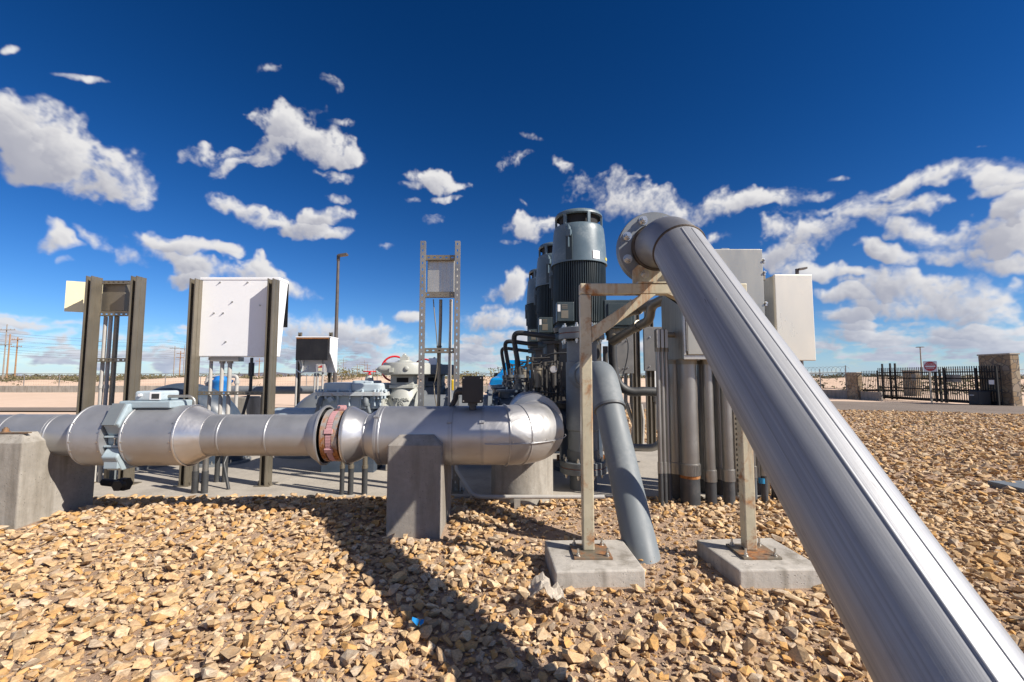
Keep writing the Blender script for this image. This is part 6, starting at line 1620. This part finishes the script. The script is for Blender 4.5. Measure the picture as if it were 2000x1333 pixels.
# fence beyond the gate at far right
ff = thing('chain_link_fence', 'short chain link fence at the right edge behind the tall pillar', 'fence', (30, 27.5, 0))
for x in (27.0, 29.4, 31.8, 34.2):
    b = MB(); b.cyl((x, 26.6, -.1), (x, 26.6, 1.7), .035, n=8); b.build('fence_post', M['mesh_steel'], ff)
b = MB(); b.cyl((25, 26.6, 1.7), (36, 26.6, 1.7), .02, n=6)
b.build('top_rail', M['mesh_steel'], ff)
b = MB()
for x in np.arange(25, 36, .14): b.cyl((x, 26.61, 0), (x, 26.61, 1.7), .0035, n=3, caps=False)
for z in np.arange(.1, 1.7, .14): b.cyl((25, 26.61, z), (36, 26.61, z), .0035, n=3, caps=False)
b.build('wire_mesh', M['mesh_steel'], ff)
# DO NOT ENTER sign
sy = 22.9; sx = px(1817, sy); zs = P(1818, 716, sy).z
sn = thing('road_sign', 'white square sign with a red disc reading DO NOT ENTER before the gate', 'sign', (sx, sy, -.05))
b = MB(); b.bx(sx - .02, sx + .05, sy + .006, sy + .05, -.05, zs + .25); b.build('post', M['galv_light'], sn)
hw_ = .262; r_ = Vector((math.cos(RAD(-30)), math.sin(RAD(-30)), 0)); n_ = Vector((math.sin(RAD(-30)), -math.cos(RAD(-30)), 0))
sc_ = Vector((sx, sy - .03, zs))
b = MB(); b.prism(rrect(-hw_, hw_, -hw_, hw_, .03), sc_, r_, Z, n_ * -.012); pn = b.build('panel', M['white'], sn)
b = MB(); b.lathe(sc_ + n_ * .001, n_, [(0, .235), (.002, .235)], 44, True); b.build('red_disc', M['sign_red'], pn)
b = MB(); b.box(sc_ + n_ * .0055, r_ * .19, n_ * .0015, Z * .036); b.build('white_bar', M['white'], pn)
def sign_text(s, size, zoff):
    cu = bpy.data.curves.new('t', 'FONT'); cu.body = s; cu.size = size; cu.extrude = .001; cu.align_x = 'CENTER'; cu.align_y = 'CENTER'
    tmp = bpy.data.objects.new('t', cu); me = bpy.data.meshes.new_from_object(tmp); bpy.data.objects.remove(tmp)
    o = bpy.data.objects.new('lettering', me); col.objects.link(o); base = sc_ + n_ * .0055 + Z * zoff - sn.location
    for v in me.vertices: v.co = base + r_ * v.co.x + Z * v.co.y + n_ * v.co.z
    me.materials.clear(); me.materials.append(M['white']); o.parent = pn
sign_text("DO NOT", .105, .105); sign_text("ENTER", .105, -.105)

# a few plants that stand out
def bush(u, v, Yb, r, h, mat, label, n=260, name='bush'):
    p = P(u, v, Yb); t = thing(name, label, 'bush', (p.x, Yb, -.1)); rg = random.Random(int(u)); b = MB()
    for k in range(7):
        a = rg.uniform(0, 6.28); q = rg.uniform(.2, .7) * r; leaf_bush(b, (p.x + q * math.cos(a), Yb + q * math.sin(a), -.05 + h * .15), r * .55, h * rg.uniform(.6, .9), n // 2, rg, .48)
    b.build('foliage', M[mat], t); b = MB()
    for k in range(6):
        a = rg.uniform(0, 6.28); b.cyl((p.x, Yb, -.1), (p.x + .5 * r * math.cos(a), Yb + .5 * r * math.sin(a), h * .7), .03, .012, 6)
    b.build('stem', M['bark'], t)
bush(1636, 740, 75, 2.6, 1.9, 'bush', 'dark green bush beyond the razor wire fence')
bush(1700, 740, 70, 2.2, 1.8, 'bush', 'olive green bush behind the short flagstone pillar')
bush(672, 735, 52, 2.4, 2.3, 'drybush', 'dry olive brush behind the pale blue control valve', 320)
bush(722, 738, 55, 2.6, 1.9, 'drybush', 'dry olive brush between the control valve and the red handwheel', 320)
bush(915, 740, 50, 2.6, 2.0, 'drybush', 'dry olive brush right of the slotted rack', 300)
bush(988, 735, 48, 2.2, 2.2, 'drybush', 'dry olive brush above the blue truck', 300)
for i, (u, Yb) in enumerate(((1748, 11.2), (1812, 12.0), (1882, 12.2))):
    g = G(u, 735 + 1.3 * FPX / Yb, 0); rg = random.Random(i); b = MB()
    for k in range(26):
        a = rg.uniform(0, 6.28); h = rg.uniform(.06, .17); e = Vector((math.cos(a), math.sin(a), 0)); s = e.cross(Z) * .006
        p = g + e * rg.uniform(0, .03); b.add([p - s, p + s, p + e * h * .6 + Z * h], [(0, 1, 2)])
    tag(b.build('weed', M['drybush'], base=g), ('small dry weed in the gravel nearest the leaning pipe', 'small dry weed in the gravel below the road sign', 'small dry weed in the gravel below the gate')[i], 'weed')
# litter
g = G(1068, 1178, .06)
t = NT('clear plastic film'); t.set('Base Color', (.60, .54, .46)); t.set('Roughness', .35); t.set('Transmission Weight', .4); t.set('IOR', 1.2); t.set('Normal', t.bump(t.noise(30, 5), .5, .01)); M['film'] = t.m
b = MB(); rg = random.Random(3); n = 11; vs = []
for i in range(n):
    for j in range(n):
        x = (i / (n - 1) - .5) * .19; y = (j / (n - 1) - .5) * .15
        z = .045 + .055 * mnoise.noise(Vector((x * 16, y * 16, 2))) + .035 * mnoise.noise(Vector((x * 42, y * 42, 5))) + .06 * math.exp(-((x + .02) / .06) ** 2)
        vs.append((g.x + x + rg.uniform(-.006, .006), g.y + y, g.z + z))
b.add(vs, [(i * n + j, (i + 1) * n + j, (i + 1) * n + j + 1, i * n + j + 1) for i in range(n - 1) for j in range(n - 1)])
tag(b.build('plastic_bag', M['film'], solid=.0012), 'crumpled clear plastic bag on the stones by the left footing', 'litter')
g = G(815, 1222, .045); b = MB()
b.add([(g.x - .03, g.y + .01, g.z + .02), (g.x + .0, g.y - .005, g.z), (g.x + .01, g.y + .02, g.z + .018), (g.x - .03, g.y + .022, g.z + .03)], [(0, 1, 2, 3)])
b.add([(g.x + .01, g.y - .012, g.z + .0), (g.x + .032, g.y + .0, g.z + .012), (g.x + .03, g.y + .02, g.z + .02), (g.x + .012, g.y + .022, g.z + .016)], [(0, 1, 2, 3)])
t = NT('printed wrapper'); n_1 = t.noise(26, 2); t.set('Base Color', t.ramp(n_1, [(.42, (.01, .22, .55)), (.56, (.02, .35, .62)), (.62, (.62, .66, .05))], 'CONSTANT')); t.set('Roughness', .35)
tag(b.build('wrapper', t.m, solid=.0015), 'scrap of blue and yellow wrapper among the stones', 'litter')
g = G(1985, 950, .04); b = MB(); b.prism(rrect(-.32, .32, -.2, .2, .03), (g.x + .18, g.y, -.05), X, Y, Z * .11); o = b.build('box_lid', M['pvc'], bevel=.008)
tag(o, 'flat grey utility box lid in the gravel at the right edge', 'box lid')
